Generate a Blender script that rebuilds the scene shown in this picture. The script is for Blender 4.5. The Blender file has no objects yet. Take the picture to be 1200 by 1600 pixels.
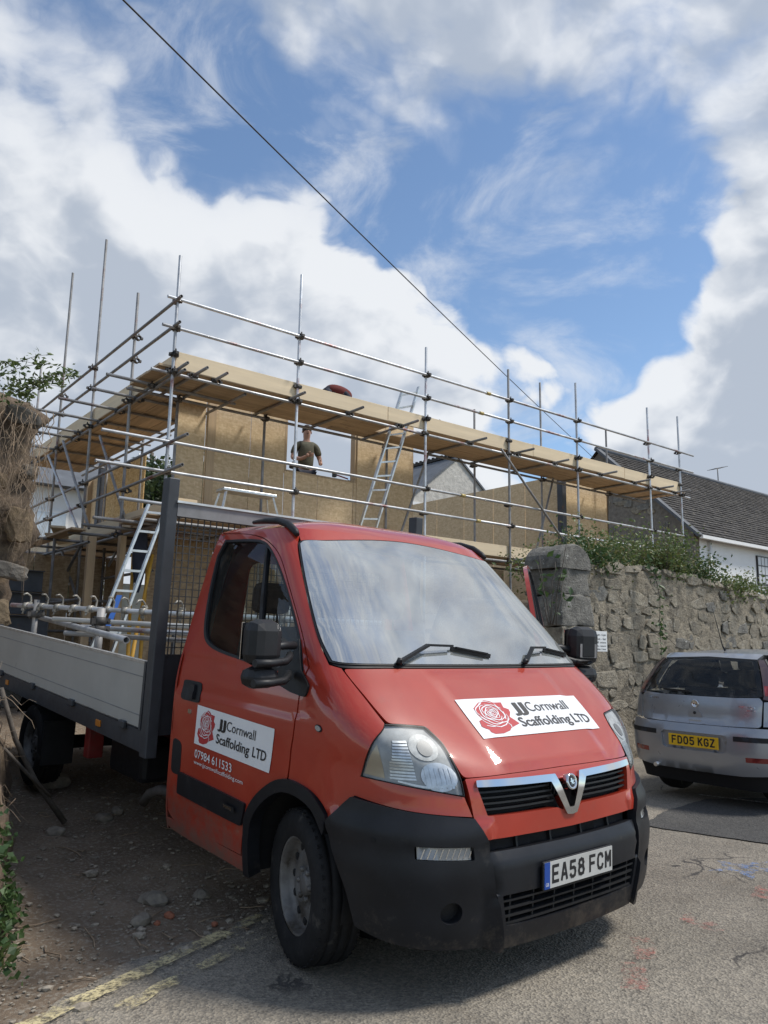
import bpy, bmesh, math, random
import numpy as np
from mathutils import Vector, Matrix, geometry, noise
random.seed(7); rnd=random.Random(11)
SC=bpy.context.scene; COL=SC.collection
R=math.radians
# ---------------------------------------------------------------- camera
cam=bpy.data.cameras.new('camera'); camo=bpy.data.objects.new('camera',cam); COL.objects.link(camo); SC.camera=camo
CY,CP,CR,CH,CF=R(38.312),R(9.794),R(-1.00728),1.47263,1203.314
Mc=Matrix.Rotation(-CY,3,'Z')@Matrix.Rotation(CP,3,'X')@Matrix.Rotation(CR,3,'Y')
right,fwd,up=Mc.col[0],Mc.col[1],Mc.col[2]
mw=Matrix.Identity(4)
for i in range(3): mw[i][0]=right[i]; mw[i][1]=up[i]; mw[i][2]=-fwd[i]
mw[2][3]=CH; camo.matrix_world=mw
cam.sensor_fit='VERTICAL'; cam.sensor_height=32; cam.sensor_width=24; cam.lens=CF/1600*32; cam.clip_start=.05; cam.clip_end=3000
SC.render.resolution_x=768; SC.render.resolution_y=1024
# ---------------------------------------------------------------- sun, exposure
SUN_AZ,SUN_EL=R(131),R(55)     # clockwise from +Y
sd=Vector((math.sin(SUN_AZ)*math.cos(SUN_EL),math.cos(SUN_AZ)*math.cos(SUN_EL),math.sin(SUN_EL)))
sun=bpy.data.lights.new('sun','SUN'); suno=bpy.data.objects.new('sun',sun); COL.objects.link(suno)
sun.energy=2.2; sun.angle=R(11); sun.color=(1,.95,.88); suno.rotation_euler=sd.to_track_quat('Z','Y').to_euler()
SC.view_settings.view_transform='Standard'; SC.view_settings.look='None'; SC.view_settings.exposure=.72; SC.view_settings.gamma=1
SC.view_settings.use_curve_mapping=False
# ---------------------------------------------------------------- world: sky with cumulus
W=bpy.data.worlds.new('World'); SC.world=W; W.use_nodes=True
nt=W.node_tree; nt.nodes.clear()
def N(t,**k):
    n=nt.nodes.new(t)
    for a,b in k.items(): setattr(n,a,b)
    return n
def L(a,b): nt.links.new(a,b)
def mth(op,a,b=None,c=None,clamp=False):
    n=N('ShaderNodeMath',operation=op,use_clamp=clamp)
    for i,v in enumerate((a,b,c)):
        if v is None: continue
        if isinstance(v,(int,float)): n.inputs[i].default_value=v
        else: L(v,n.inputs[i])
    return n.outputs[0]
def vm(op,a,b=None):
    n=N('ShaderNodeVectorMath',operation=op)
    for i,v in enumerate((a,b)):
        if v is None: continue
        if isinstance(v,(tuple,list,Vector)): n.inputs[i].default_value=tuple(v)
        else: L(v,n.inputs[i])
    return n.outputs[1] if op in('DOT_PRODUCT','LENGTH') else n.outputs[0]
sky=N('ShaderNodeTexSky',sky_type='NISHITA',sun_disc=False,sun_elevation=SUN_EL,sun_rotation=SUN_AZ,altitude=50,air_density=1.0,dust_density=.25,ozone_density=2.0)
tc=N('ShaderNodeTexCoord'); D=vm('NORMALIZE',tc.outputs['Generated'])
# cloud masses: azimuth (deg from +Y to +X), elevation, radius, weight
def adir(az,el): az,el=R(az),R(el); return Vector((math.sin(az)*math.cos(el),math.cos(az)*math.cos(el),math.sin(el)))
import numpy as np
def pch(xs,ys):
    xs=np.array(xs,float);ys=np.array(ys,float);h=np.diff(xs);d=np.diff(ys)/h
    m=np.zeros(len(xs));m[0]=d[0];m[-1]=d[-1]
    for i in range(1,len(xs)-1):
        if d[i-1]*d[i]>0:
            w1=2*h[i]+h[i-1];w2=h[i]+2*h[i-1];m[i]=(w1+w2)/(w1/d[i-1]+w2/d[i])
    def f(x):
        x=np.clip(x,xs[0],xs[-1]);i=np.clip(np.searchsorted(xs,x)-1,0,len(xs)-2)
        t=(x-xs[i])/h[i];a=ys[i];b=ys[i+1]
        return (2*t**3-3*t*t+1)*a+(t**3-2*t*t+t)*h[i]*m[i]+(-2*t**3+3*t*t)*b+(t**3-t*t)*h[i]*m[i+1]
    return f
class Surf:
    # rows: z, half width W, front x Xf, corner start Xc, exponent n ; xb: straight side end
    def __init__(s,rows,xb,nz=160,ns=240):
        r=np.array(rows,float).T; s.z0,s.z1=r[0][0],r[0][-1]; s.nz,s.ns=nz,ns
        fs=[pch(r[0],r[k]) for k in range(1,5)]
        zs=np.linspace(s.z0,s.z1,nz); s.T=np.zeros((nz,ns,3)); s.zs=zs
        for i,z in enumerate(zs):
            W,Xf,Xc,n=[float(f(z)) for f in fs]
            th=np.linspace(0,np.pi/2,400)
            x=Xc+(Xf-Xc)*np.cos(th).clip(0)**(2/n); y=W*np.sin(th)**(2/n)
            x=np.append(x,np.linspace(Xc,xb,60)[1:]);y=np.append(y,np.full(59,W))
            L=np.concatenate([[0],np.cumsum(np.hypot(np.diff(x),np.diff(y)))])
            q=np.linspace(0,L[-1],ns); s.T[i,:,0]=np.interp(q,L,x);s.T[i,:,1]=np.interp(q,L,y);s.T[i,:,2]=z
    def P(s,u,z):   # u in [-1,1]
        u=np.asarray(u,float);z=np.asarray(z,float);a=np.abs(u).clip(0,1)*(s.ns-1);b=((z-s.z0)/(s.z1-s.z0)).clip(0,1)*(s.nz-1)
        i=np.minimum(b.astype(int),s.nz-2);j=np.minimum(a.astype(int),s.ns-2);fb=(b-i)[...,None];fa=(a-j)[...,None]
        p=(s.T[i,j]*(1-fb)+s.T[i+1,j]*fb)*(1-fa)+(s.T[i,j+1]*(1-fb)+s.T[i+1,j+1]*fb)*fa
        p=p.copy();p[...,1]*=np.where(u<0,-1,1);return p
    def N(s,u,z):
        e=.012
        du=s.P(np.minimum(u+e,1),z)-s.P(np.maximum(u-e,-1),z); dz=s.P(u,np.minimum(z+.012,s.z1))-s.P(u,np.maximum(z-.012,s.z0))
        n=np.cross(du,dz); n/=np.linalg.norm(n,axis=-1)[...,None]+1e-12
        return n
CAB=[(.18,.96,.76,.1,3.6),(.26,.99,.835,.05,3.9),(.35,1.015,.848,.03,4),(.5,1.03,.855,.0,3.9),(.69,1.032,.838,.0,3.5),(.85,1.033,.822,.0,3.1),(.93,1.033,.798,0,3.1),(.965,1.033,.77,.0,3.2),(1.03,1.033,.695,0,3.9),(1.15,1.03,.55,-.02,5),(1.28,1.015,.39,-.15,5.7),(1.378,.992,.27,-.3,6),(1.5,.965,.147,-.4,6),(1.77,.90,-.123,-.62,5.6),(2.03,.828,-.385,-.8,5.1),(2.10,.80,-.46,-.86,4.6)]
XB=-1.32
# az, el, radius, weight of the cloud masses and of the clear gaps between them
BL=[(12,24,15,.34),(24,25,9,.36),(28,19,12,.40),(36,17,11,.42),(42,15,7,.26),(16,12,16,.40),(4,30,12,.30),
    (22,50,15,.24),(36,48,11,.34),(10,44,10,.18),(46,45,10,.36),(60,46,12,.30),(68,37,10,.16),(69,26,8,.42),(63,18,9,.42),(70,14,14,.40),(56,14,5,.2),(50,25,2.4,.42),(50,19,3.2,.30),(44,38,4,.22),(75,40,16,.12),(92,46,32,.42),  # last entry: unseen cloud added to brighten the windscreen reflection
    (46,31,9,-.42),(53,26,8,-.46),(57,31,6,-.30),(61,28,5,-.42),(60,24,4,-.3),(37,32,5,-.32),(48,17,3,-.1),(24,37,7,-.50),(14,38,6,-.40),(38,42,5,-.25),(62,40,6,-.3),(31,37,5,-.25),(53,36,6,-.22),(56,21,3.5,-.35)]
def density(Dv,detail):
    w=N('ShaderNodeTexNoise',noise_dimensions='3D'); w.inputs['Scale'].default_value=4.5; w.inputs['Detail'].default_value=4
    L(Dv,w.inputs['Vector'])
    wv=vm('SUBTRACT',w.outputs['Color'],(.5,.5,.5)); s=N('ShaderNodeVectorMath',operation='SCALE'); L(wv,s.inputs[0]); s.inputs['Scale'].default_value=.12
    Dw=vm('ADD',Dv,s.outputs[0])
    st=vm('MULTIPLY',Dw,(1,1,1.5))
    n=N('ShaderNodeTexNoise',noise_dimensions='3D'); n.inputs['Scale'].default_value=6.5; n.inputs['Detail'].default_value=detail; n.inputs['Roughness'].default_value=.55; n.inputs['Distortion'].default_value=.12
    L(st,n.inputs['Vector'])
    acc=mth('MULTIPLY_ADD',n.outputs['Fac'],2.0,-.90)
    for sc_,am in ((7.0,.75),(17.0,.34)):      # billows
        bn_=N('ShaderNodeTexNoise',noise_dimensions='3D'); bn_.inputs['Scale'].default_value=sc_; bn_.inputs['Detail'].default_value=1.5; bn_.inputs['Roughness'].default_value=.5; L(st,bn_.inputs['Vector'])
        acc=mth('ADD',acc,mth('MULTIPLY_ADD',mth('ABSOLUTE',mth('SUBTRACT',bn_.outputs['Fac'],.5)),am*2.2,-am*.30))
    Dn=vm('NORMALIZE',Dw)
    for az,el,r,wt in BL:
        dt=vm('DOT_PRODUCT',Dn,adir(az,el))
        mr=N('ShaderNodeMapRange',interpolation_type='SMOOTHSTEP'); L(dt,mr.inputs['Value'])
        mr.inputs['From Min'].default_value=math.cos(R(r*1.15)); mr.inputs['From Max'].default_value=math.cos(R(r*.2)); mr.inputs['To Min'].default_value=0; mr.inputs['To Max'].default_value=wt
        acc=mth('ADD',acc,mr.outputs[0])
    return acc
d0=density(D,8)
d1=density(vm('NORMALIZE',vm('ADD',D,tuple(adir(95,70)*.06))),5)
al=N('ShaderNodeMapRange',interpolation_type='SMOOTHSTEP'); L(d0,al.inputs['Value']); al.inputs['From Min'].default_value=-.10; al.inputs['From Max'].default_value=.27; al.inputs['To Max'].default_value=1
ci=N('ShaderNodeTexNoise',noise_dimensions='3D'); ci.inputs['Scale'].default_value=3.4; ci.inputs['Detail'].default_value=9; ci.inputs['Roughness'].default_value=.62; ci.inputs['Distortion'].default_value=.6
L(vm('MULTIPLY',D,(1.6,1.2,2.6)),ci.inputs['Vector'])
cm=N('ShaderNodeMapRange',interpolation_type='SMOOTHSTEP'); L(ci.outputs['Fac'],cm.inputs['Value']); cm.inputs['From Min'].default_value=.42; cm.inputs['From Max'].default_value=.70; cm.inputs['To Max'].default_value=.62
alpha=mth('MAXIMUM',al.outputs[0],cm.outputs[0])
al2=N('ShaderNodeMapRange',interpolation_type='SMOOTHSTEP'); L(d0,al2.inputs['Value']); al2.inputs['From Min'].default_value=-.34; al2.inputs['From Max'].default_value=.60; al2.inputs['To Max'].default_value=.9
sz=N('ShaderNodeSeparateXYZ'); L(D,sz.inputs[0]); hi=N('ShaderNodeMapRange',interpolation_type='SMOOTHSTEP'); L(sz.outputs['Z'],hi.inputs['Value']); hi.inputs['From Min'].default_value=.46; hi.inputs['From Max'].default_value=.64   # high, thinner cloud layer
am_=N('ShaderNodeMix',data_type='FLOAT'); L(hi.outputs[0],am_.inputs['Factor']); L(alpha,am_.inputs['A']); L(mth('MAXIMUM',al2.outputs[0],cm.outputs[0]),am_.inputs['B']); alpha=am_.outputs['Result']
# shade: thick cloud between here and the light goes grey
shd=N('ShaderNodeMapRange',interpolation_type='SMOOTHSTEP'); L(mth('ADD',mth('MULTIPLY',d1,1.25),mth('MULTIPLY',d0,-.55)),shd.inputs['Value'])
shd.inputs['From Min'].default_value=-.12; shd.inputs['From Max'].default_value=.74
cr=N('ShaderNodeMix',data_type='RGBA'); L(shd.outputs[0],cr.inputs['Factor']); cr.inputs['A'].default_value=(5.25,5.4,5.6,1); cr.inputs['B'].default_value=(2.9,3.25,3.8,1)
tint=N('ShaderNodeMix',data_type='RGBA',blend_type='MULTIPLY'); tint.inputs['Factor'].default_value=1; L(sky.outputs[0],tint.inputs['A']); tint.inputs['B'].default_value=(.96,.99,.99,1)
mx=N('ShaderNodeMix',data_type='RGBA'); L(mth('MULTIPLY',alpha,.97),mx.inputs['Factor']); L(tint.outputs['Result'],mx.inputs['A']); L(cr.outputs['Result'],mx.inputs['B'])
bg=N('ShaderNodeBackground'); bg.inputs['Strength'].default_value=.1; L(mx.outputs['Result'],bg.inputs['Color'])
out=N('ShaderNodeOutputWorld'); L(bg.outputs[0],out.inputs['Surface'])
# ---------------------------------------------------------------- materials
MATS={}
def mat(name,col,rough=.6,metal=0,var=None,col2=None,bump=None,coat=0,spec=.5,stretch=None,wear=None,alpha=None,coord='Object',rand=0,mud=None):
    """var=(scale,amount) tone variation; col2 mixed by noise; bump=(scale,strength,distance); wear=(col,scale,lo,hi) patches"""
    if name in MATS: return MATS[name]
    m=bpy.data.materials.new(name); m.use_nodes=True; t=m.node_tree; b=t.nodes['Principled BSDF']
    def n(ty,**k):
        x=t.nodes.new(ty)
        for a,c in k.items(): setattr(x,a,c)
        return x
    b.inputs['Base Color'].default_value=(*col,1); b.inputs['Roughness'].default_value=rough; b.inputs['Metallic'].default_value=metal
    b.inputs['Specular IOR Level'].default_value=spec
    if coat: b.inputs['Coat Weight'].default_value=coat; b.inputs['Coat Roughness'].default_value=.06
    tcn=n('ShaderNodeTexCoord'); src=tcn.outputs[coord] if coord!='World' else n('ShaderNodeNewGeometry').outputs['Position']
    if stretch:
        mp=n('ShaderNodeMapping'); t.links.new(src,mp.inputs[0]); mp.inputs['Scale'].default_value=stretch; src=mp.outputs[0]
    def nz(sc,det=6,ro=.6):
        x=n('ShaderNodeTexNoise'); x.inputs['Scale'].default_value=sc; x.inputs['Detail'].default_value=det; x.inputs['Roughness'].default_value=ro; t.links.new(src,x.inputs['Vector']); return x.outputs['Fac']
    cur=None
    if var:
        f=nz(var[0]); c2=col2 or tuple(max(0,c*(1-var[1])) for c in col); c1=col if col2 else tuple(min(1,c*(1+var[1])) for c in col)
        r=n('ShaderNodeValToRGB'); r.color_ramp.elements[0].position=.3; r.color_ramp.elements[1].position=.7
        r.color_ramp.elements[0].color=(*c2,1); r.color_ramp.elements[1].color=(*c1,1); t.links.new(f,r.inputs[0]); cur=r.outputs[0]
    if wear:
        f=nz(wear[1],8,.7); mr=n('ShaderNodeMapRange'); t.links.new(f,mr.inputs[0]); mr.inputs[1].default_value=wear[2]; mr.inputs[2].default_value=wear[3]
        mx=n('ShaderNodeMix',data_type='RGBA'); t.links.new(mr.outputs[0],mx.inputs['Factor'])
        if cur: t.links.new(cur,mx.inputs['A'])
        else: mx.inputs['A'].default_value=(*col,1)
        mx.inputs['B'].default_value=(*wear[0],1); cur=mx.outputs['Result']
    if mud:      # road dirt thrown up over the lower body
        sx=n('ShaderNodeSeparateXYZ'); t.links.new(tcn.outputs['Object'],sx.inputs[0]); mh=n('ShaderNodeMapRange'); t.links.new(sx.outputs['Z'],mh.inputs[0]); mh.inputs[1].default_value=mud[0]; mh.inputs[2].default_value=mud[1]; mh.inputs[3].default_value=.0; mh.inputs[4].default_value=.42
        ad=n('ShaderNodeMath',operation='ADD'); t.links.new(nz(11,9,.75),ad.inputs[0]); t.links.new(mh.outputs[0],ad.inputs[1]); m4=n('ShaderNodeMapRange'); t.links.new(ad.outputs[0],m4.inputs[0]); m4.inputs[1].default_value=.62; m4.inputs[2].default_value=.98; m4.inputs[4].default_value=.75
        mx=n('ShaderNodeMix',data_type='RGBA'); t.links.new(m4.outputs[0],mx.inputs['Factor'])
        if cur: t.links.new(cur,mx.inputs['A'])
        else: mx.inputs['A'].default_value=(*col,1)
        mx.inputs['B'].default_value=(.13,.105,.08,1); cur=mx.outputs['Result']
    if rand:
        oi=n('ShaderNodeObjectInfo'); hs=n('ShaderNodeHueSaturation'); mr=n('ShaderNodeMapRange'); t.links.new(oi.outputs['Random'],mr.inputs[0]); mr.inputs[3].default_value=1-rand; mr.inputs[4].default_value=1+rand
        t.links.new(mr.outputs[0],hs.inputs['Value'])
        if cur: t.links.new(cur,hs.inputs['Color'])
        else: hs.inputs['Color'].default_value=(*col,1)
        cur=hs.outputs[0]
    if cur: t.links.new(cur,b.inputs['Base Color'])
    if var and rough>.02:
        f=nz(var[0]*2.3); mr=n('ShaderNodeMapRange'); t.links.new(f,mr.inputs[0]); mr.inputs[3].default_value=max(.02,rough*.75); mr.inputs[4].default_value=min(1,rough*1.25); t.links.new(mr.outputs[0],b.inputs['Roughness'])
    if bump:
        f=nz(bump[0],8,.65); bp=n('ShaderNodeBump'); bp.inputs['Strength'].default_value=bump[1]; bp.inputs['Distance'].default_value=bump[2]; t.links.new(f,bp.inputs['Height']); t.links.new(bp.outputs[0],b.inputs['Normal'])
    MATS[name]=m; return m
def glassmat(name,tint,refl_ior=1.5,dust_haze=0,dust_haze_col=(.5,.52,.5),gr=.015):
    m=bpy.data.materials.new(name); m.use_nodes=True; t=m.node_tree; t.nodes.clear()
    o=t.nodes.new('ShaderNodeOutputMaterial'); tr=t.nodes.new('ShaderNodeBsdfTransparent'); gl=t.nodes.new('ShaderNodeBsdfGlossy'); fr=t.nodes.new('ShaderNodeFresnel'); mx=t.nodes.new('ShaderNodeMixShader')
    tr.inputs[0].default_value=(*tint,1); gl.inputs['Roughness'].default_value=gr; fr.inputs[0].default_value=refl_ior
    t.links.new(fr.outputs[0],mx.inputs[0]); t.links.new(tr.outputs[0],mx.inputs[1]); t.links.new(gl.outputs[0],mx.inputs[2]); last=mx.outputs[0]
    if dust_haze:
        tcn=t.nodes.new('ShaderNodeTexCoord'); nz=t.nodes.new('ShaderNodeTexNoise'); nz.inputs['Scale'].default_value=3; nz.inputs['Detail'].default_value=7; t.links.new(tcn.outputs['Object'],nz.inputs['Vector'])
        mr=t.nodes.new('ShaderNodeMapRange'); t.links.new(nz.outputs['Fac'],mr.inputs[0]); mr.inputs[1].default_value=.3; mr.inputs[2].default_value=.75; mr.inputs[3].default_value=dust_haze*.4; mr.inputs[4].default_value=dust_haze*1.6
        df=t.nodes.new('ShaderNodeBsdfDiffuse'); df.inputs[0].default_value=(*dust_haze_col,1); m2=t.nodes.new('ShaderNodeMixShader'); t.links.new(mr.outputs[0],m2.inputs[0]); t.links.new(last,m2.inputs[1]); t.links.new(df.outputs[0],m2.inputs[2]); last=m2.outputs[0]
    t.links.new(last,o.inputs[0]); MATS[name]=m; return m
# ---------------------------------------------------------------- objects
def link(name,me,m=None,parent=None,loc=None,smooth=False):
    o=bpy.data.objects.new(name,me); COL.objects.link(o)
    if m is not None and len(me.materials)==0: me.materials.append(m)
    if parent: o.parent=parent
    if loc is not None: o.location=loc
    if smooth: me.shade_smooth()
    return o
def tag(o,label,cat,group=None,kind=None):
    if label: o['label']=label
    if cat: o['category']=cat
    if group: o['group']=group
    if kind: o['kind']=kind
    return o
def empty(name,loc=(0,0,0),rot=(0,0,0)):
    o=bpy.data.objects.new(name,None); COL.objects.link(o); o.location=loc; o.rotation_euler=rot; o.empty_display_size=.1; return o
def mesh(name,v,f): 
    me=bpy.data.meshes.new(name); me.from_pydata([tuple(p) for p in v],[],f); me.update(); return me
class MB:
    """collects simple solids into one mesh"""
    def __init__(s): s.v=[]; s.f=[]; s.sm=[]
    def add(s,v,f,sm=False): o=len(s.v); s.v+= [tuple(p) for p in v]; s.f+=[tuple(i+o for i in q) for q in f]; s.sm+=[sm]*len(f); return s
    def box(s,c,d,M=None,bev=0):
        x,y,z=[k/2 for k in d]
        if bev:
            bm=bmesh.new(); bmesh.ops.create_cube(bm,size=1); bmesh.ops.scale(bm,vec=d,verts=bm.verts); bmesh.ops.bevel(bm,geom=bm.edges[:],offset=bev,segments=2,affect='EDGES',profile=.5)
            v=[p.co.copy() for p in bm.verts]; bm.verts.index_update(); f=[[q.index for q in t.verts] for t in bm.faces]; bm.free()
        else:
            v=[Vector((a,b,e)) for a in(-x,x) for b in(-y,y) for e in(-z,z)]; f=[(0,1,3,2),(4,6,7,5),(0,4,5,1),(2,3,7,6),(0,2,6,4),(1,5,7,3)]
        c=Vector(c); v=[(M@p if M else p)+c for p in v]; return s.add(v,f)
    def bar(s,p,q,w,h,up=(0,0,1)):
        p,q=Vector(p),Vector(q); d=(q-p).normalized(); u=Vector(up); a=d.cross(u)
        if a.length<1e-4: a=d.cross(Vector((1,0,0)))
        a.normalize(); b=a.cross(d)
        v=[e+a*(i*w/2)+b*(j*h/2) for e in(p,q) for i,j in((-1,-1),(1,-1),(1,1),(-1,1))]
        return s.add(v,[(3,2,1,0),(4,5,6,7),(0,1,5,4),(1,2,6,5),(2,3,7,6),(3,0,4,7)])
    def tube(s,pts,r,n=8,cap=True):
        pts=[Vector(p) for p in pts]; rs=r if isinstance(r,(list,tuple)) else [r]*len(pts); v=[];prev=None
        for i,p in enumerate(pts):
            d=(pts[min(i+1,len(pts)-1)]-pts[max(i-1,0)]).normalized()
            if prev is None: a=d.orthogonal().normalized()
            else:
                a=prev-d*prev.dot(d); a=a.normalized() if a.length>1e-5 else d.orthogonal().normalized()
            prev=a; b=d.cross(a)
            v+=[p+(a*math.cos(2*math.pi*k/n)+b*math.sin(2*math.pi*k/n))*rs[i] for k in range(n)]
        f=[(i*n+k,i*n+(k+1)%n,(i+1)*n+(k+1)%n,(i+1)*n+k) for i in range(len(pts)-1) for k in range(n)]
        s.add(v,f,True)
        if cap: o=len(s.v)-len(v); s.f+=[tuple(o+k for k in range(n))[::-1],tuple(o+(len(pts)-1)*n+k for k in range(n))]; s.sm+=[False,False]
        return s
    def lathe(s,prof,axis='y',n=32,c=(0,0,0)):
        v=[]
        for r,h in prof:
            for k in range(n):
                a=2*math.pi*k/n; p=(r*math.cos(a),h,r*math.sin(a)) if axis=='y' else ((h,r*math.cos(a),r*math.sin(a)) if axis=='x' else (r*math.cos(a),r*math.sin(a),h)); v.append(Vector(p)+Vector(c))
        f=[(i*n+k,i*n+(k+1)%n,(i+1)*n+(k+1)%n,(i+1)*n+k) for i in range(len(prof)-1) for k in range(n)]
        return s.add(v,f,True)
    def prism(s,poly,ax,h0,h1):
        """poly 2D in plane normal to ax (0:x -> (y,z), 1:y -> (x,z), 2:z -> (x,y))"""
        n=len(poly); mk={0:lambda a,b,h:(h,a,b),1:lambda a,b,h:(a,h,b),2:lambda a,b,h:(a,b,h)}[ax]
        v=[mk(a,b,h0) for a,b in poly]+[mk(a,b,h1) for a,b in poly]
        return s.add(v,[tuple(range(n))[::-1],tuple(range(n,2*n))]+[(i,(i+1)%n,n+(i+1)%n,n+i) for i in range(n)])
    def sphere(s,c,r,n=10,sc=(1,1,1)):
        bm=bmesh.new(); bmesh.ops.create_uvsphere(bm,u_segments=n,v_segments=max(5,n//2+1),radius=r); bm.verts.index_update()
        v=[Vector((p.co.x*sc[0],p.co.y*sc[1],p.co.z*sc[2]))+Vector(c) for p in bm.verts]; f=[[q.index for q in t.verts] for t in bm.faces]; bm.free(); return s.add(v,f,True)
    def me(s,name,fix=True):
        m=mesh(name,s.v,s.f); m.polygons.foreach_set('use_smooth',s.sm)
        if fix:
            bm=bmesh.new(); bm.from_mesh(m); bmesh.ops.recalc_face_normals(bm,faces=bm.faces); bm.to_mesh(m); bm.free()
        return m
    def build(s,name,m,parent=None,loc=None): return link(name,s.me(name),m,parent,loc)
def rpoly(poly,r,k=4,closed=True):
    """round the corners of a polygon"""
    out=[]; n=len(poly)
    for i in range(n):
        p=Vector(poly[i]); a=Vector(poly[i-1])-p; b=Vector(poly[(i+1)%n])-p
        ra=min(r,a.length*.45); rb=min(r,b.length*.45)
        A=p+a.normalized()*ra; B=p+b.normalized()*rb
        for j in range(k+1):
            t=j/k; q=A*(1-t)**2+p*2*t*(1-t)+B*t*t; out.append((q.x,q.y))
    return out
def inpoly(x,y,P):
    c=False; n=len(P); j=n-1
    for i in range(n):
        xi,yi=P[i]; xj,yj=P[j]
        if (yi>y)!=(yj>y) and x<(xj-xi)*(y-yi)/(yj-yi)+xi: c=not c
        j=i
    return c
def fill2d(loops,step):
    """triangulate polygon with holes; returns verts2d, tris, loop index lists"""
    V=[];E=[];LP=[]
    rs=[]
    for lp in loops:
        q=[]
        for i in range(len(lp)):
            a=Vector(lp[i]); b=Vector(lp[(i+1)%len(lp)]); d=(b-a).length
            if d<1e-7: continue
            k=max(1,int(math.ceil(d/step)))
            q+=[a+(b-a)*(j/k) for j in range(k)]
        rs.append([(p.x,p.y) for p in q])
    for q in rs:
        o=len(V); V+=[Vector(p) for p in q]; E+=[(o+i,o+(i+1)%len(q)) for i in range(len(q))]; LP.append(list(range(o,o+len(q))))
    xs=[p.x for p in V]; ys=[p.y for p in V]
    x0,x1,y0,y1=min(xs),max(xs),min(ys),max(ys); arr=np.array([(p.x,p.y) for p in V])
    j=0; y=y0+step*.5
    while y<y1:
        x=x0+step*(.25 if j%2 else .75)
        while x<x1:
            ins=inpoly(x,y,rs[0]) and not any(inpoly(x,y,h) for h in rs[1:])
            if ins and ((arr-np.array([x,y]))**2).sum(1).min()>(step*.55)**2: V.append(Vector((x,y)))
            x+=step
        y+=step*.87; j+=1
    ov,oe,of,iv,ie,if_=geometry.delaunay_2d_cdt(V,E,[],0,1e-7)
    inv={}
    for k,l in enumerate(iv):
        for q in l: inv[q]=k
    T_=[]
    for t in of:
        c=(ov[t[0]]+ov[t[1]]+ov[t[2]])/3
        if inpoly(c.x,c.y,rs[0]) and not any(inpoly(c.x,c.y,h) for h in rs[1:]): T_.append(tuple(t))
    return ov,T_,[[inv[i] for i in lp] for lp in LP]
def flatpanel(name,loops,fn,nfn,step,thick,m,parent,off=0,post=None,smooth=True):
    """panel laid on a surface: fn(x,y)->3D, nfn(x,y)->outward normal"""
    v2,tri,lps=fill2d(loops,step)
    P=[Vector(fn(p.x,p.y)) for p in v2]; Nn=[Vector(nfn(p.x,p.y)) for p in v2]
    F=[p+n*off for p,n in zip(P,Nn)]; v=list(F); f=[]
    for t in tri:
        g=(F[t[1]]-F[t[0]]).cross(F[t[2]]-F[t[0]])
        f.append(t if g.dot(Nn[t[0]])>0 else t[::-1])
    nf=len(f)
    if thick:
        for lp in lps:
            o=len(v); o2=o+len(lp); v+=[F[i] for i in lp]; v+=[P[i]+Nn[i]*(off-thick) for i in lp]; k=len(lp)
            c0=sum((F[i] for i in lp),Vector())/k
            for j in range(k): f.append((o+j,o+(j+1)%k,o2+(j+1)%k,o2+j))
    if post: v=[post(p) for p in v]
    me=mesh(name,v,f); sm=[smooth]*nf+[False]*(len(f)-nf); me.polygons.foreach_set('use_smooth',sm)
    if m is MATS.get('red_paint') and smooth:     # true surface normals, so thin triangles at panel edges do not sparkle
        e=.006; Q=[]
        for p,nn_ in zip(v2,Nn):
            a=Vector(fn(p.x+e,p.y))-Vector(fn(p.x-e,p.y)); b=Vector(fn(p.x,p.y+e))-Vector(fn(p.x,p.y-e)); c=a.cross(b)
            c=c.normalized() if c.length>1e-9 else nn_.copy()
            if c.dot(nn_)<0: c=-c
            if post: c=(post(p3:=Vector(fn(p.x,p.y))+c)-post(p3-c)).normalized()
            Q.append(tuple(c))
        me.normals_split_custom_set_from_vertices(Q+[(0,0,0)]*(len(v)-len(Q)))
    return link(name,me,m,parent)
def cz(poly,sharp=38,step=.02):
    """closed centripetal Catmull-Rom through the points, keeping sharp corners"""
    P=[Vector(p) for i,p in enumerate(poly) if (Vector(p)-Vector(poly[i-1])).length>1e-6]; n=len(P); sh=[]
    for i in range(n):
        a=(P[i]-P[i-1]); b=(P[(i+1)%n]-P[i]); sh.append(abs(a.angle_signed(b,0))>R(sharp))
    out=[]
    for i in range(n):
        p1,p2=P[i],P[(i+1)%n]; d=(p2-p1).length; k=max(1,int(d/step))
        p0=P[i-1] if not sh[i] else p1-(p2-p1); p3=P[(i+2)%n] if not sh[(i+1)%n] else p2+(p2-p1)
        if sh[i] and sh[(i+1)%n]: k=1
        t0=0.; t1=t0+max(1e-4,(p1-p0).length**.5); t2=t1+max(1e-4,d**.5); t3=t2+max(1e-4,(p3-p2).length**.5)
        for j in range(k):
            t=t1+(t2-t1)*j/k; A1=p0*((t1-t)/(t1-t0))+p1*((t-t0)/(t1-t0)); A2=p1*((t2-t)/(t2-t1))+p2*((t-t1)/(t2-t1)); A3=p2*((t3-t)/(t3-t2))+p3*((t-t2)/(t3-t2))
            B1=A1*((t2-t)/(t2-t0))+A2*((t-t0)/(t2-t0)); B2=A2*((t3-t)/(t3-t1))+A3*((t-t1)/(t3-t1)); c=B1*((t2-t)/(t2-t1))+B2*((t-t1)/(t2-t1)); out.append((c.x,c.y))
    return out
def gauss(): return rnd.gauss(0,1)
def fb(x,y=0,z=0,o=4): return noise.fractal(Vector((x,y,z)),1.0,2.0,o)
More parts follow.
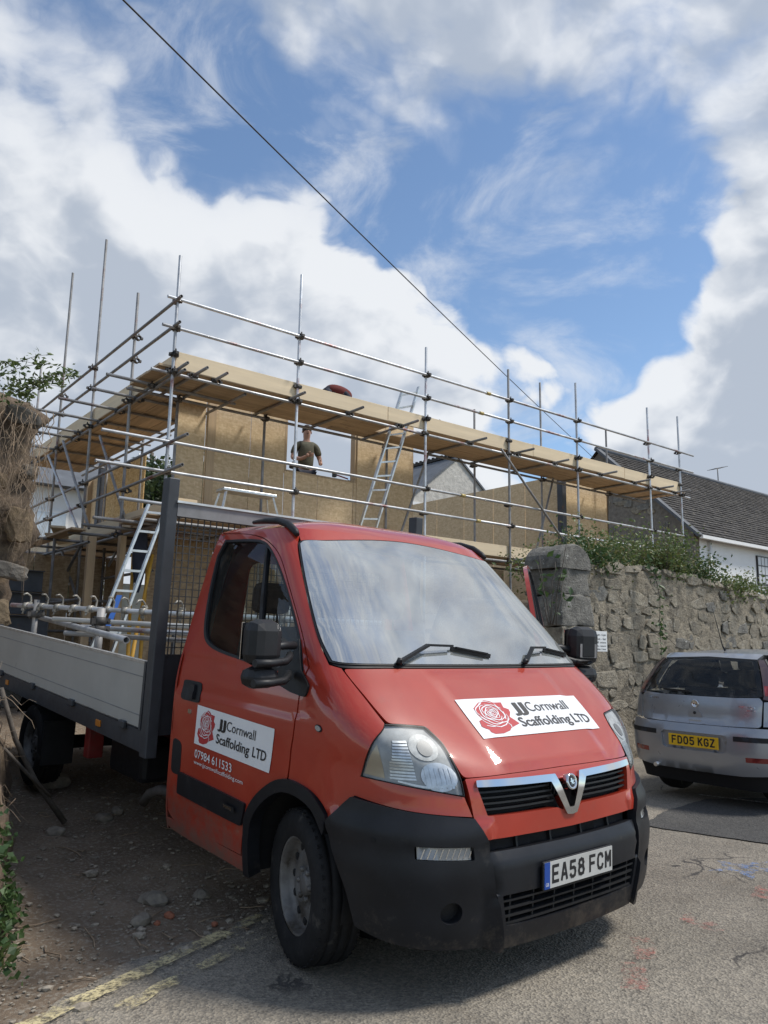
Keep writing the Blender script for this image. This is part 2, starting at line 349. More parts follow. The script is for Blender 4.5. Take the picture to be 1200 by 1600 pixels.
def textmesh(s,size=1,bold=0,xs=1,spacing=1.0):
    c=bpy.data.curves.new('lettering','FONT'); c.body=s; c.size=size; c.offset=bold; c.space_character=spacing; c.resolution_u=3
    o=bpy.data.objects.new('lettering',c); COL.objects.link(o); bpy.context.view_layer.update()
    m=bpy.data.meshes.new_from_object(o); bpy.data.objects.remove(o); bpy.data.curves.remove(c)
    for v in m.vertices: v.co.x*=xs
    return m
def textfit(s,x0,x1,y0,y1,bold=0):
    """list of verts (2D) and faces for text scaled to a box (cap height from y0 to y1)"""
    m=textmesh(s,1,bold); xs=[v.co.x for v in m.vertices]; ref=textmesh('H',1,bold); h=max(v.co.y for v in ref.vertices)
    a,b=min(xs),max(xs)
    V=[(x0+(v.co.x-a)/(b-a)*(x1-x0), y0+v.co.y/h*(y1-y0)) for v in m.vertices]; F=[tuple(p.vertices) for p in m.polygons]
    bpy.data.meshes.remove(m); bpy.data.meshes.remove(ref); return V,F
def subdiv2d(V,F): return V,F
RED=mat('red_paint',(.34,.028,.0115),.42,var=(3,.08),coat=.9,spec=.3,bump=(40,.015,.002),wear=((.26,.06,.04),2.2,.62,.85),mud=(.72,.30))
REDD=mat('red_chassis_paint',(.22,.02,.016),.6,var=(8,.25),wear=((.10,.07,.05),6,.5,.7))
BLKP=mat('black_plastic',(.012,.013,.015),.5,spec=.35,var=(12,.25),bump=(160,.12,.002))
GRYP=mat('bumper_plastic',(.0105,.0115,.0145),.42,spec=.28,var=(6,.25),bump=(220,.10,.002),wear=((.05,.047,.043),7,.60,.82),mud=(.42,.05))
RUB=mat('rubber',(.014,.014,.015),.8,spec=.25,var=(10,.3),bump=(60,.2,.003),wear=((.07,.065,.058),9,.58,.72))
STEEL=mat('wheel_steel',(.17,.165,.16),.6,.35,var=(14,.35),wear=((.06,.05,.04),7,.46,.64))
CHR=mat('chrome',(.60,.61,.62),.10,1)
ALU=mat('aluminium',(.62,.62,.60),.38,.8,var=(9,.2),wear=((.4,.39,.36),6,.55,.7))
DROP=mat('dropside_aluminium',(.40,.39,.36),.5,.25,var=(2.5,.10),stretch=(3,.6,.7),wear=((.15,.14,.12),4,.64,.72))
FRM=mat('frame_grey_paint',(.035,.039,.045),.5,var=(8,.2))
FRMG=mat('frame_light_grey',(.20,.20,.20),.5,var=(8,.2))
DARK=mat('dark_void',(.008,.008,.009),.9)  # near-black colour stands in for shade in holes, openings and undersides
CLOTH=mat('seat_cloth',(.035,.036,.042),.9,var=(30,.3),bump=(200,.2,.002))
TRIM=mat('dash_plastic',(.045,.046,.05),.6,var=(20,.2))
HEADL=mat('roof_lining',(.3,.3,.29),.9)
WHT=mat('vinyl_white',(.74,.75,.76),.35,var=(5,.04),coat=.2)
INK=mat('vinyl_black',(.012,.012,.014),.45)
ROSE=mat('vinyl_rose_red',(.42,.03,.035),.4)
PLW=mat('plate_white',(.47,.47,.45),.35,var=(7,.1)); PLY=mat('plate_yellow',(.72,.44,.015),.35,var=(7,.08)); PLB=mat('plate_blue',(.01,.06,.30),.35)
GLASS=glassmat('windscreen_glass',(.52,.58,.57),7.5,dust_haze=.19,dust_haze_col=(.72,.76,.74)); GLS=glassmat('side_glass',(.86,.90,.88),1.4,dust_haze=.012); GLC=glassmat('lamp_glass',(.93,.95,.95),1.2,gr=.30); GLD=glassmat('tinted_glass',(.55,.58,.59),1.4,dust_haze=.02)  # windscreen dust is raised and paled to add a milky sky reflection
GALV=mat('galvanised_tube',(.50,.51,.52),.45,.55,var=(4,.28),coord='World',wear=((.26,.11,.10),1.7,.56,.68),rand=.25)
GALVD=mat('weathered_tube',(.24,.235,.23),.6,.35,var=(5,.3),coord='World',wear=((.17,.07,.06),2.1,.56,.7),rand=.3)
COUP=mat('coupler_steel',(.07,.065,.06),.6,.4,var=(20,.4),coord='World',rand=.3)
COUPR=mat('coupler_zinc',(.30,.28,.24),.5,.5,var=(20,.4),rand=.3)
BOARD=mat('scaffold_board',(.44,.325,.205),.8,var=(3,.22),stretch=(.5,7,7),bump=(20,.2,.004),wear=((.25,.19,.13),1.4,.55,.75),rand=.18)
PLANK=mat('new_softwood',(.64,.52,.35),.75,var=(2.2,.10),stretch=(.35,6,6),bump=(20,.12,.003),wear=((.42,.28,.15),3.2,.70,.78),rand=.07)
TIMB=mat('studwork_timber',(.46,.34,.21),.8,var=(3,.15),stretch=(6,6,.5),rand=.1)
def osbmat(name,base,dark,light,sc=1.0):
    m=bpy.data.materials.new(name); m.use_nodes=True; t=m.node_tree; b=t.nodes['Principled BSDF']; b.inputs['Roughness'].default_value=.8
    tcn=t.nodes.new('ShaderNodeNewGeometry'); cols=[]
    prev=None
    for k,(ang,s) in enumerate(((.5,(14,14,34)),(-.7,(18,18,40)),(1.6,(30,30,13)))):
        mp=t.nodes.new('ShaderNodeMapping'); mp.inputs['Rotation'].default_value=(ang,ang*.9,0); mp.inputs['Scale'].default_value=[q*sc for q in s]; t.links.new(tcn.outputs['Position'],mp.inputs[0])
        vo=t.nodes.new('ShaderNodeTexVoronoi'); vo.inputs['Scale'].default_value=1.0; t.links.new(mp.outputs[0],vo.inputs['Vector'])
        sp=t.nodes.new('ShaderNodeSeparateColor'); t.links.new(vo.outputs['Color'],sp.inputs[0]); cols.append(sp.outputs[0])
    add=t.nodes.new('ShaderNodeMath'); add.operation='ADD'; t.links.new(cols[0],add.inputs[0]); t.links.new(cols[1],add.inputs[1])
    ad2=t.nodes.new('ShaderNodeMath'); ad2.operation='MULTIPLY_ADD'; t.links.new(cols[2],ad2.inputs[0]); ad2.inputs[1].default_value=.8; t.links.new(add.outputs[0],ad2.inputs[2])
    r=t.nodes.new('ShaderNodeValToRGB'); e=r.color_ramp.elements; e[0].position=.55/2.8; e[0].color=(*dark,1); e[1].position=2.3/2.8; e[1].color=(*light,1); x=r.color_ramp.elements.new(.5); x.color=(*base,1)
    dv=t.nodes.new('ShaderNodeMath'); dv.operation='DIVIDE'; t.links.new(ad2.outputs[0],dv.inputs[0]); dv.inputs[1].default_value=2.8; t.links.new(dv.outputs[0],r.inputs[0])
    oi=t.nodes.new('ShaderNodeObjectInfo'); hs=t.nodes.new('ShaderNodeHueSaturation'); mr=t.nodes.new('ShaderNodeMapRange'); t.links.new(oi.outputs['Random'],mr.inputs[0]); mr.inputs[3].default_value=.88; mr.inputs[4].default_value=1.1; t.links.new(mr.outputs[0],hs.inputs['Value']); t.links.new(r.outputs[0],hs.inputs['Color'])
    t.links.new(hs.outputs[0],b.inputs['Base Color'])
    bp=t.nodes.new('ShaderNodeBump'); bp.inputs['Strength'].default_value=.25; bp.inputs['Distance'].default_value=.003; t.links.new(dv.outputs[0],bp.inputs['Height']); t.links.new(bp.outputs[0],b.inputs['Normal'])
    MATS[name]=m; return m
OSB=osbmat('osb_board',(.61,.46,.275),(.53,.39,.225),(.69,.54,.34)); OSBN=osbmat('osb_board_yellow',(.62,.42,.18),(.46,.28,.10),(.72,.53,.27)); OSBD=osbmat('osb_board_shaded',(.36,.26,.155),(.28,.195,.11),(.45,.34,.21))  # OSBN is yellower; OSBD is darker, shade below the decks in its colour
STONE=mat('rubble_stone',(.235,.207,.158),.95,var=(9,.45),coord='World',bump=(34,1.0,.03),wear=((.34,.32,.27),16,.56,.66),rand=.22)
STONEG=mat('granite_stone',(.155,.148,.13),.95,var=(9,.45),coord='World',bump=(34,1.0,.025),wear=((.42,.41,.37),13,.61,.66),rand=.15)
STONED=mat('dark_rubble_stone',(.14,.125,.105),.92,var=(6,.35),coord='World',bump=(22,.6,.02),rand=.25)
MORT=mat('lime_mortar',(.245,.212,.158),.95,var=(7,.42),coord='World',bump=(28,1.0,.04),wear=((.085,.075,.058),5,.54,.66))
EARTH=mat('bank_earth',(.11,.08,.055),.95,var=(5,.45),coord='World',bump=(12,.9,.04),wear=((.16,.12,.075),2.5,.5,.7))
YEARTH=mat('bank_clay_stone',(.17,.125,.075),.95,var=(6,.35),coord='World',bump=(14,.8,.03))
ROOT=mat('dry_root',(.27,.20,.135),.9,var=(20,.35)); BARK=mat('bark',(.10,.085,.07),.9,var=(12,.35),bump=(30,.4,.01))
def leafmat(name,a,b,rough=.5):
    m=bpy.data.materials.new(name); m.use_nodes=True; t=m.node_tree; p=t.nodes['Principled BSDF']; p.inputs['Roughness'].default_value=rough
    g=t.nodes.new('ShaderNodeNewGeometry'); r=t.nodes.new('ShaderNodeValToRGB'); r.color_ramp.elements[0].color=(*a,1); r.color_ramp.elements[1].color=(*b,1); t.links.new(g.outputs['Random Per Island'],r.inputs[0]); t.links.new(r.outputs[0],p.inputs['Base Color'])
    tl=t.nodes.new('ShaderNodeBsdfTranslucent'); t.links.new(r.outputs[0],tl.inputs[0]); mx=t.nodes.new('ShaderNodeMixShader'); mx.inputs[0].default_value=.3; t.links.new(p.outputs[0],mx.inputs[1]); t.links.new(tl.outputs[0],mx.inputs[2]); t.links.new(mx.outputs[0],t.nodes['Material Output'].inputs[0]); MATS[name]=m; return m
LEAF=leafmat('leaf_green',(.065,.105,.03),(.17,.215,.07)); LEAFD=leafmat('leaf_ivy',(.028,.065,.018),(.075,.13,.04)); LEAFY=leafmat('leaf_dry',(.14,.15,.05),(.24,.21,.09)); LEAFT=leafmat('leaf_tree',(.025,.045,.015),(.06,.09,.03))
SLATE=mat('roof_slate',(.046,.043,.041),.85,spec=.25,var=(2.2,.5),coord='World',bump=(9,.6,.02),wear=((.24,.21,.16),7.5,.58,.66),rand=.25)
SLATEG=mat('roof_slate_grey',(.10,.11,.125),.7,var=(1.5,.2),coord='World',rand=.2)
WRND=mat('white_render',(.74,.75,.74),.85,var=(1.2,.06),coord='World',bump=(14,.25,.02),wear=((.5,.5,.47),2.2,.66,.8))
GREY=mat('grey_stone_gable',(.50,.48,.43),.9,var=(3.5,.22),coord='World',bump=(6,.8,.05))
WPNT=mat('white_paint',(.75,.75,.73),.5,var=(5,.06)); DPNT=mat('black_paint',(.02,.02,.022),.4)
SILV=mat('silver_paint',(.30,.315,.34),.30,.55,var=(3,.04),coat=.7)
REDL=mat('red_lens',(.18,.01,.01),.2,coat=.6); SMOKE=mat('smoked_lens',(.06,.035,.037),.15,coat=.8); AMB=mat('amber_lens',(.5,.16,.01),.3,coat=.5); CLR=mat('clear_lens',(.30,.30,.29),.2,coat=.6)
YEL=mat('prop_yellow_paint',(.50,.27,.03),.6,var=(6,.25)); CABL=mat('cable_black',(.02,.02,.022),.6)
IBEAM=mat('primer_steel',(.055,.06,.07),.6,.2,var=(4,.25),wear=((.14,.07,.04),3,.58,.7))
BLUE=mat('blue_sticker',(.03,.12,.42),.5)
SKIN=mat('skin',(.42,.24,.17),.6); HAIR=mat('hair',(.03,.02,.015),.8); OLIVE=mat('olive_shirt',(.09,.085,.055),.9,var=(14,.2),bump=(30,.4,.01)); NAVY=mat('navy_cloth',(.02,.024,.04),.9,var=(14,.2),bump=(30,.4,.01)); REDC=mat('red_cloth',(.22,.02,.02),.9,var=(14,.2),bump=(30,.3,.01)); BOOT=mat('boot_leather',(.06,.04,.025),.7)
HIVIS=mat('hivis_cloth',(.55,.62,.05),.8); PAPER=mat('paper',(.7,.71,.70),.7)
# ================================================================= TRUCK
TR=empty('flatbed_truck',(3.0670,3.3239,0),(R(2.9566),0,R(1.8686)))
tag(TR,'red dropside flatbed truck with its passenger door open, parked on the muddy driveway','truck')
S=Surf(CAB,XB)
def T(p): return Vector((-p[1],-p[0],p[2]))
LS=2.75
def relief(u,z,p):   # shoulder crease along the doors, raised centre of the bonnet
    a=abs(u); o=0
    if a>.44: o-=.009*sst(1.115,1.145,z)*sst(.44,.50,a)*(1-sst(1.30,1.36,z))
    if a<.189 and .24<z<.65: o+=.024*sst(.648,.59,z)*(1-sst(.176,.189,a)*.7)
    if .18<a<.45 and z<.80: o-=.018*sst(.60,.42,z)-.010*sst(.66,.70,z)*sst(.78,.74,z)
    if a<.36 and .95<z<1.38: o+=.010*(1-sst(.36,.44,abs(p[1])/(1+.35*(z-.95))))*sst(.95,.99,z)*(1-sst(1.33,1.375,z))
    return o
def sst(a,b,x): t=min(1,max(0,(x-a)/(b-a))); return t*t*(3-2*t)
def fS(x,y):
    u=np.array(x/LS); z=np.array(y); p=S.P(u,z); return T(p+S.N(u,z)*relief(float(u),float(z),p))
def nS(x,y): return T(S.N(np.array(x/LS),np.array(y)))
def pan(name,poly,m,parent,holes=(),off=0,thick=.014,step=.035,mir=False,post=None,rd=0):
    s=-1 if mir else 1
    lp=[[(s*u*LS,z) for u,z in q] for q in [poly]+list(holes)]
    if rd: lp=[rpoly(q,rd) for q in lp]
    lp=[cz(q) for q in lp]
    return flatpanel(name,lp,fS,nS,step,thick,m,parent,off,post)
def mirpoly(h): return h+[(-u,z) for u,z in h[::-1]]
G=.0016 # half a shut line, in u
# mandatory-style plate characters as strokes on a 0..4 x 0..6 grid
GLY={'E':[[(4,6),(0,6),(0,0),(4,0)],[(0,3),(3.4,3)]],'A':[[(0,0),(1.7,6),(2.3,6),(4,0)],[(.7,1.9),(3.3,1.9)]],'5':[[(3.7,6),(.4,6),(.2,3.4),(2.6,3.5),(3.7,2.9),(3.9,1.7),(3.5,.4),(2.5,0),(1,0),(.1,.9)]],
 '8':[[(2,3.2),(.7,3.5),(.3,4.5),(.7,5.6),(2,6),(3.3,5.6),(3.7,4.5),(3.3,3.5),(2,3.2),(.5,2.8),(0,1.6),(.5,.3),(2,0),(3.5,.3),(4,1.6),(3.5,2.8),(2,3.2)]],'F':[[(4,6),(0,6),(0,0)],[(0,3),(3.4,3)]],
 'C':[[(4,4.6),(3.4,5.7),(2,6),(.6,5.6),(0,4.2),(0,1.8),(.6,.4),(2,0),(3.4,.3),(4,1.4)]],'M':[[(0,0),(0,6),(2,2.4),(4,6),(4,0)]],'D':[[(0,0),(0,6),(2.2,6),(3.5,5.3),(4,3.9),(4,2.1),(3.5,.7),(2.2,0),(0,0)]],
 '0':[[(2,0),(.6,.4),(0,1.8),(0,4.2),(.6,5.6),(2,6),(3.4,5.6),(4,4.2),(4,1.8),(3.4,.4),(2,0)]],'K':[[(0,0),(0,6)],[(4,6),(.2,2.6)],[(1.4,3.7),(4,0)]],'G':[[(4,4.7),(3.4,5.7),(2,6),(.6,5.6),(0,4.2),(0,1.8),(.6,.4),(2,0),(3.4,.3),(4,1.2),(4,2.8),(2.4,2.8)]],'Z':[[(0,6),(4,6),(0,0),(4,0)]]}
def glyphs(s,x0,x1,z0,z1,fn,w=.014):
    n=sum(1 if c!=' ' else .6 for c in s); pitch=(x1-x0+.012)/n; x=x0; V=[];F=[]; k=0
    for c in s:
        if c==' ': x+=pitch*.6; continue
        gw=pitch-.012-w; gh=z1-z0-w
        for st in GLY[c]:
            pts=[Vector((x+w/2+a/4*gw,z0+w/2+b/6*gh)) for a,b in st]
            for a,b in zip(pts[:-1],pts[1:]):
                d=(b-a).normalized(); nn_=Vector((-d.y,d.x))*w/2; e=d*w*.38; o=len(V); k+=1
                V+=[fn(q.x,q.y,k*3e-5) for q in (a-e+nn_,a-e-nn_,b+e-nn_,b+e+nn_)]; F.append((o,o+1,o+2,o+3))
        x+=pitch
    return mesh('plate_lettering',V,F)
# --- bonnet
bon=mirpoly([(0,1.372),(.12,1.3725),(.29,1.374),(.3765,1.369),(.346,1.262),(.318,1.156),(.2925,1.153),(.2505,1.143),(.2315,1.077),(.2262,.987),(.2205,.946),(.1252,.951),(0,.953)])
BON=pan('bonnet',bon,RED,TR,rd=.02,step=.024)
# raised centre crease on bonnet
# --- wings + screen pillars + roof side rails
wing=[(.404,1.383),(.380,1.371),(.350,1.262),(.3245,1.156),(.328,1.139),(.349,1.0885),(.368,1.017),(.3845,.930),(.338,.918),(.277,.895),(.2245,.870),(.2125,.790),(.3185,.8165),(.3956,.848),(.4455,.728),(.4600,.775),(.4831,.813),(.518,.834),(.5535,.838),(.5385,1.016),(.4985,1.253),(.454,1.363),(.4649,1.509),(.5023,1.744),(.5481,1.93),(.6243,2.024),(.7349,2.069),(.999,2.0985),(.999,2.10),(.55,2.10),(.474,2.045),(.4785,2.005),(.452,1.75),(.424,1.5)]
for mi in (0,1): pan('wing',wing,RED,TR,mir=mi)
# --- door (right) with window
win=[(.9354,2.048),(.72,2.038),(.655,2.024),(.6163,1.996),(.5585,1.893),(.5126,1.737),(.4745,1.488),(.4745,1.345),(.554,1.325),(.7113,1.347),(.8787,1.4064),(.9108,1.4657),(.9405,1.6964),(.9575,1.9482)]
door=[(.996,2.093),(.7349,2.0645),(.6263,2.0185),(.5511,1.927),(.5060,1.742),(.4689,1.509),(.458,1.365),(.5025,1.254),(.5425,1.016),(.5580,.836),(.5935,.806),(.6542,.697),(.6842,.586),(.6980,.45),(.701,.385),(.9679,.385),(.990,.42),(.996,.7)]
seal=[(u+(.0045 if u<.7 else -.0045),z) for u,z in win]
def shrink(p,k):
    c=(sum(a for a,b in p)/len(p),sum(b for a,b in p)/len(p)); return [(c[0]+(a-c[0])*k,c[1]+(b-c[1])*k) for a,b in p]
def build_door(mir,post=None,lab=None):
    d=pan('door',door,RED,TR,holes=[win],thick=.03,mir=mir,post=post)
    if lab: d['label']=lab
    pan('window_seal',[(a,b) for a,b in win],BLKP,d,holes=[shrink(win,.955)],off=.003,thick=.02,mir=mir,post=post,step=.05)
    g=pan('window_glass',shrink(win,.955),GLS,d,off=-.012,thick=0,mir=mir,post=post,step=.09)
    pan('quarter_light_bar',[(.622,1.975),(.634,1.985),(.656,1.345),(.640,1.34)],BLKP,d,off=.001,thick=.025,mir=mir,post=post,step=.06)
    pan('handle_recess',rpoly([(.962,1.19),(.962,1.075),(.879,1.075),(.879,1.19)],.015),BLKP,d,off=.006,thick=.02,mir=mir,post=post,step=.05)
    pan('handle',rpoly([(.932,1.175),(.932,1.09),(.900,1.09),(.900,1.175)],.008),GRYP,d,off=.022,thick=.02,mir=mir,post=post,step=.04)
    pan('side_moulding',[(.945,.665),(.6854,.645),(.697,.530),(.945,.545)],GRYP,d,off=.014,thick=.02,mir=mir,post=post,step=.06,rd=.012)
    pan('lock',rpoly([(.928,1.028),(.928,1.004),(.912,1.004),(.912,1.028)],.005),CHR,d,off=.003,thick=.006,mir=mir,post=post)
    return d
DR=build_door(0)
hx,hy=-.10,-1.02; an=R(54)
def swing(p):   # passenger door swung open about its front hinge (truck local)
    x,y=-p.y,-p.x
    dx,dy=x-hx,y-hy
    x2=hx+dx*math.cos(an)-dy*math.sin(an); y2=hy+dy*math.cos(an)+dx*math.sin(an)
    return Vector((-y2,-x2,p.z))
DL=build_door(1,swing,'red passenger door standing open')
# fuel / entry recess behind driver door handle
pan('step_recess',rpoly([(.985,.845),(.985,.64),(.945,.64),(.945,.83)],.03),BLKP,DR,off=.002,thick=.004,step=.06)
pan('sill',[(.996,.379),(.996,.33),(.965,.315),(.72,.305),(.682,.30),(.6855,.379)],RED,TR,step=.06)
pan('sill',[(.996,.379),(.996,.33),(.965,.315),(.72,.305),(.682,.30),(.6855,.379)],RED,TR,step=.06,mir=True)
pan('arch_pillar',[(.6975,.385),(.6820,.586),(.685,.379)],RED,TR,step=.06)
# wheel arch trims
for mi in (0,1):
    s=-1 if mi else 1
    o_=[(.6865,.30),(.6862,.50),(.6842,.586),(.6542,.697),(.5935,.806),(.5548,.836),(.515,.833),(.4831,.811),(.4455,.726)]
    i_=[(.458,.655),(.4845,.742),(.518,.772),(.5548,.776),(.5885,.752),(.636,.668),(.662,.58),(.668,.50),(.668,.30)]
    pan('arch_trim',o_+i_,GRYP,TR,off=.016,thick=.07,mir=mi,step=.03)
# --- grille panel (red) with opening
gp=mirpoly([(0,.949),(.1252,.947),(.2198,.940),(.2108,.787),(.1905,.696),(.1122,.6955),(0,.6905)])
go=mirpoly([(0,.905),(.055,.905),(.199,.925),(.2005,.898),(.1865,.790),(.10,.786),(.034,.783),(0,.752)])
pan('grille_panel',gp,RED,TR,holes=[go],off=.004,thick=.05,rd=.006)
GR=pan('grille',shrink(go,1.02),DARK,TR,off=-.055,thick=0)  # dark sheet, shade inside the opening is its colour
for z in (.885,.861,.837,.813):
    for s in (1,-1):
        w=.196 if z>.85 else (.191 if z>.82 else .188); pan('slat',[(s*.035,z-.004),(s*w,z-.004),(s*w,z+.004),(s*.035,z+.004)],BLKP,GR,off=-.012,thick=.03,step=.05)
# chrome V bar
for s in (1,-1):
    pan('chrome_bar',[(s*.2035,.931),(s*.0325,.925),(s*.006,.778),(s*.0,.778),(s*.0,.744),(s*.013,.749),(s*.047,.897),(s*.204,.906)],CHR,GR,off=.016,thick=.035,step=.03,rd=.004)
BG=MB().lathe([(.0,.012),(.026,.012),(.029,.016),(.036,.016),(.038,.008),(.038,-.03)],'y',28)
def place_at(u,z,off=0):
    q=S.P(np.array(u),np.array(z)); n=T(S.N(np.array(u),np.array(z))); return T(q)+n*(off+relief(u,z,q)),n
p,n=place_at(0,.885,.016)
def orient(o,p,n,roll_up=Vector((0,0,1))):
    # local +Y -> n ; local Z -> up
    n=n.normalized(); x=n.cross(roll_up).normalized(); z=x.cross(n); M=Matrix((x,n,z)).transposed().to_4x4(); M.translation=p; o.matrix_local=M
bo=BG.build('badge',CHR,TR); orient(bo,p,n)
em=MB(); em.lathe([(0,.013),(.0255,.013)],'y',20); eo=em.build('emblem_field',INK,bo)
gf=MB()   # winged griffin mark
for pts in ([(-.012,-.016),(-.006,-.004),(-.014,.006),(-.004,.004),(0,.016),(.006,.012),(.012,.014),(.008,.006),(.016,.0),(.006,-.004),(.010,-.016),(.002,-.008)],[(-.018,.004),(-.010,.012),(-.012,.002)],[(-.016,-.010),(-.008,-.008),(-.016,-.004)]):
    gf.prism(pts,1,.013,.0155)
gf.build('emblem',CHR,bo)
# --- bumper
bmp_side=[(.398,.845),(.3185,.813),(.2126,.785),(.1915,.69),(.190,.64),(.182,.49),(.1695,.335),(.167,.262),(.20,.268),(.2888,.285),(.3437,.303),(.392,.33),(.412,.48),(.435,.62),(.4455,.722)]
lampo=[(.3036,.682),(.2172,.675),(.2162,.624),(.303,.632)]
for mi in (0,1):
    s=-1 if mi else 1
    fog=[(.2498+.017*math.cos(a*math.pi/8),.425+.044*math.sin(a*math.pi/8)) for a in range(16)]
    b=pan('bumper_corner',bmp_side,GRYP,TR,holes=[lampo,fog],off=.022,thick=.05,mir=mi,rd=.008)
    fl=pan('fog_recess',shrink(fog,1.05),BLKP,b,off=-.02,thick=0,mir=mi,step=.05)
    pan('lamp_recess',shrink(lampo,1.06),DARK,b,off=-.022,thick=0,mir=mi,step=.04); il=pan('indicator_lamp',shrink(lampo,.93),CLR,b,off=.006,thick=.02,mir=mi,step=.03)  # dark sheet gives the lamp its border and the shade of its inset
    for k in range(9):
        a=.222+k*.009; pan('lens_rib',[(a,.634),(a+.0018,.634),(a-.004,.672),(a-.0058,.672)],CHR,il,off=.0085,thick=.004,mir=mi,step=.06)
    pan('tow_hole',[(.360+.004*math.cos(a*math.pi/5),.69+.010*math.sin(a*math.pi/5)) for a in range(10)],DARK,b,off=.0235,thick=0,mir=mi)
bc=mirpoly([(0,.640),(.1885,.645),(.1805,.49),(.168,.335),(.1655,.262),(.06,.254),(0,.252)])
lgo=mirpoly([(0,.468),(.170,.476),(.160,.350),(.08,.339),(0,.336)])
BC=pan('bumper',bc,GRYP,TR,holes=[lgo],off=.004,thick=.06,rd=.008,step=.025)
# dark sheet behind the upper slot, its colour is the shade inside
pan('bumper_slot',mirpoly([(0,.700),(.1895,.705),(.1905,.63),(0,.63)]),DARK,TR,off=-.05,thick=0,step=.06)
for k in (-3,-1,1,3): pan('slot_fin',[(k*.04-.002,.632),(k*.04+.002,.632),(k*.04+.002,.70),(k*.04-.002,.70)],BLKP,BC,off=-.03,thick=.02,step=.06)
LG=pan('lower_grille',shrink(lgo,1.03),DARK,TR,off=-.06,thick=0,step=.06)  # dark sheet puts the shade behind the slats into colour
for z in (.448,.416,.384,.354): pan('slat',mirpoly([(0,z-.0055),(.166,z-.0035),(.166,z+.0045),(0,z+.0025)]),BLKP,LG,off=-.004,thick=.035,step=.04)
for k in range(-3,4): pan('grille_post',[(k*.05-.0015,.345),(k*.05+.0015,.345),(k*.05+.0015,.47),(k*.05-.0015,.47)],BLKP,LG,off=-.012,thick=.02,step=.06)
# underside lip
pan('bumper_lip',mirpoly([(0,.258),(.167,.266),(.29,.288),(.392,.332),(.392,.30),(.29,.25),(.167,.22),(0,.21)]),BLKP,TR,off=-.012,thick=.05,step=.05)
# number plate
PX,PZ=.894,.523
PLT=MB().box((0,0,0),(.53,.012,.119),bev=.004).build('number_plate',BLKP,TR)
pp=T((PX,0.012,PZ)); pn=T((1,0,.02)); orient(PLT,pp+Vector((0,0,0)),pn)
MB().box((0,.0075,0),(.52,.004,.111)).build('plate_face',PLW,PLT)
MB().box((.241,.0088,0),(.038,.004,.111)).build('plate_band',PLB,PLT)
def plate_text(s,x0,x1,z0,z1,y,m,par,bold=.012,name='plate_lettering'):
    V,F=textfit(s,x0,x1,z0,z1,bold)
    return link(name,mesh(name,[(-a,y,b) for a,b in V],[f[::-1] for f in F]),m,par)
[link('plate_lettering',glyphs(s,a0,a1,-.038,.041,lambda a,b,k:(-a,.0102+k,b)),INK,PLT) for s,a0,a1 in (('EA58',-.207,.036),('FCM',.072,.250))]
plate_text('GB',-.252,-.231,-.044,-.030,.0112,WHT,PLT,.0)
LSIL=mat('lamp_silver',(.58,.59,.60),.38,.85,var=(30,.2))
# --- headlights
hl=[(.3835,.932),(.3665,1.0165),(.348,1.0875),(.327,1.139),(.3245,1.152),(.2925,1.150),(.2525,1.140),(.2335,1.0765),(.2275,.987),(.2238,.874),(.2767,.8975),(.338,.9205)]
for mi in (0,1):
    s=-1 if mi else 1
    h=pan('headlight',hl,BLKP,TR,holes=[shrink(hl,.985)],off=.002,thick=.02,mir=mi,step=.03)
    pan('lamp_bowl',shrink(hl,.995),mat('lamp_inner_grey',(.36,.365,.37),.65,.15,var=(9,.3)),h,off=-.011,thick=0,mir=mi,step=.04)
    pan('lens',shrink(hl,.99),GLC,h,off=.006,thick=0,mir=mi,step=.03)
    # reflectors: main bowl (round), upper bowl, side indicator fluted
    rb=[(.259+.029*math.cos(a*math.pi/12),.950+.058*math.sin(a*math.pi/12)) for a in range(24)]
    pan('reflector',rb,LSIL,h,off=-.006,thick=.012,mir=mi,step=.03)
    rb2=[(.270+.025*math.cos(a*math.pi/12),1.066+.052*math.sin(a*math.pi/12)) for a in range(24)]
    pan('reflector',rb2,mat('lamp_bowl_satin',(.40,.405,.41),.6,.25,var=(30,.2)),h,off=-.008,thick=.012,mir=mi,step=.03)
    rb3=[(.268+.013*math.cos(a*math.pi/12),1.062+.03*math.sin(a*math.pi/12)) for a in range(24)]
    pan('bulb_shield',rb3,mat('lamp_smoke',(.16,.16,.165),.5,.3),h,off=-.005,thick=.004,mir=mi,step=.03)
    for k in range(13):
        z=.935+k*.0125; a0,a1=.296,.337-.0015*k*(.6 if k<6 else 1)
        pan('flute',[(a0,z),(a1,z),(a1,z+.008),(a0,z+.008)],LSIL,h,off=-.008,thick=.01,mir=mi,step=.03)
    pan('reflector_strip',[(.235,.915),(.28,.905),(.325,.925),(.325,.932),(.28,.915),(.236,.925)],LSIL,h,off=-.004,thick=.01,mir=mi,step=.03)
    for k in range(6):
        a=.2375+k*.008; pan('flute',[(a,.905),(a+.004,.905),(a+.004,.985),(a,.985)],LSIL,h,off=-.0035,thick=.004,mir=mi,step=.05)
    pan('side_lens',[(.345,.935),(.378,.945),(.362,1.02),(.345,1.075)],mat('lamp_amber_clear',(.42,.36,.28),.3,.4),h,off=-.008,thick=.008,mir=mi,step=.03)
    rp=[(.4589+.009*math.cos(a*math.pi/8),1.1014+.016*math.sin(a*math.pi/8)) for a in range(16)]
    rr=pan('side_repeater',rp,GRYP,TR,off=.004,thick=.01,mir=mi,step=.05); pan('repeater_lens',shrink(rp,.75),CLR,rr,off=.008,thick=.006,mir=mi,step=.05)
# near-black backing added so gaps in the front panels look shaded
pan('shade_backing',mirpoly([(0,.935),(.37,.935),(.37,.80),(.40,.60),(.39,.24),(0,.24)]),DARK,TR,off=-.10,thick=0,step=.08)
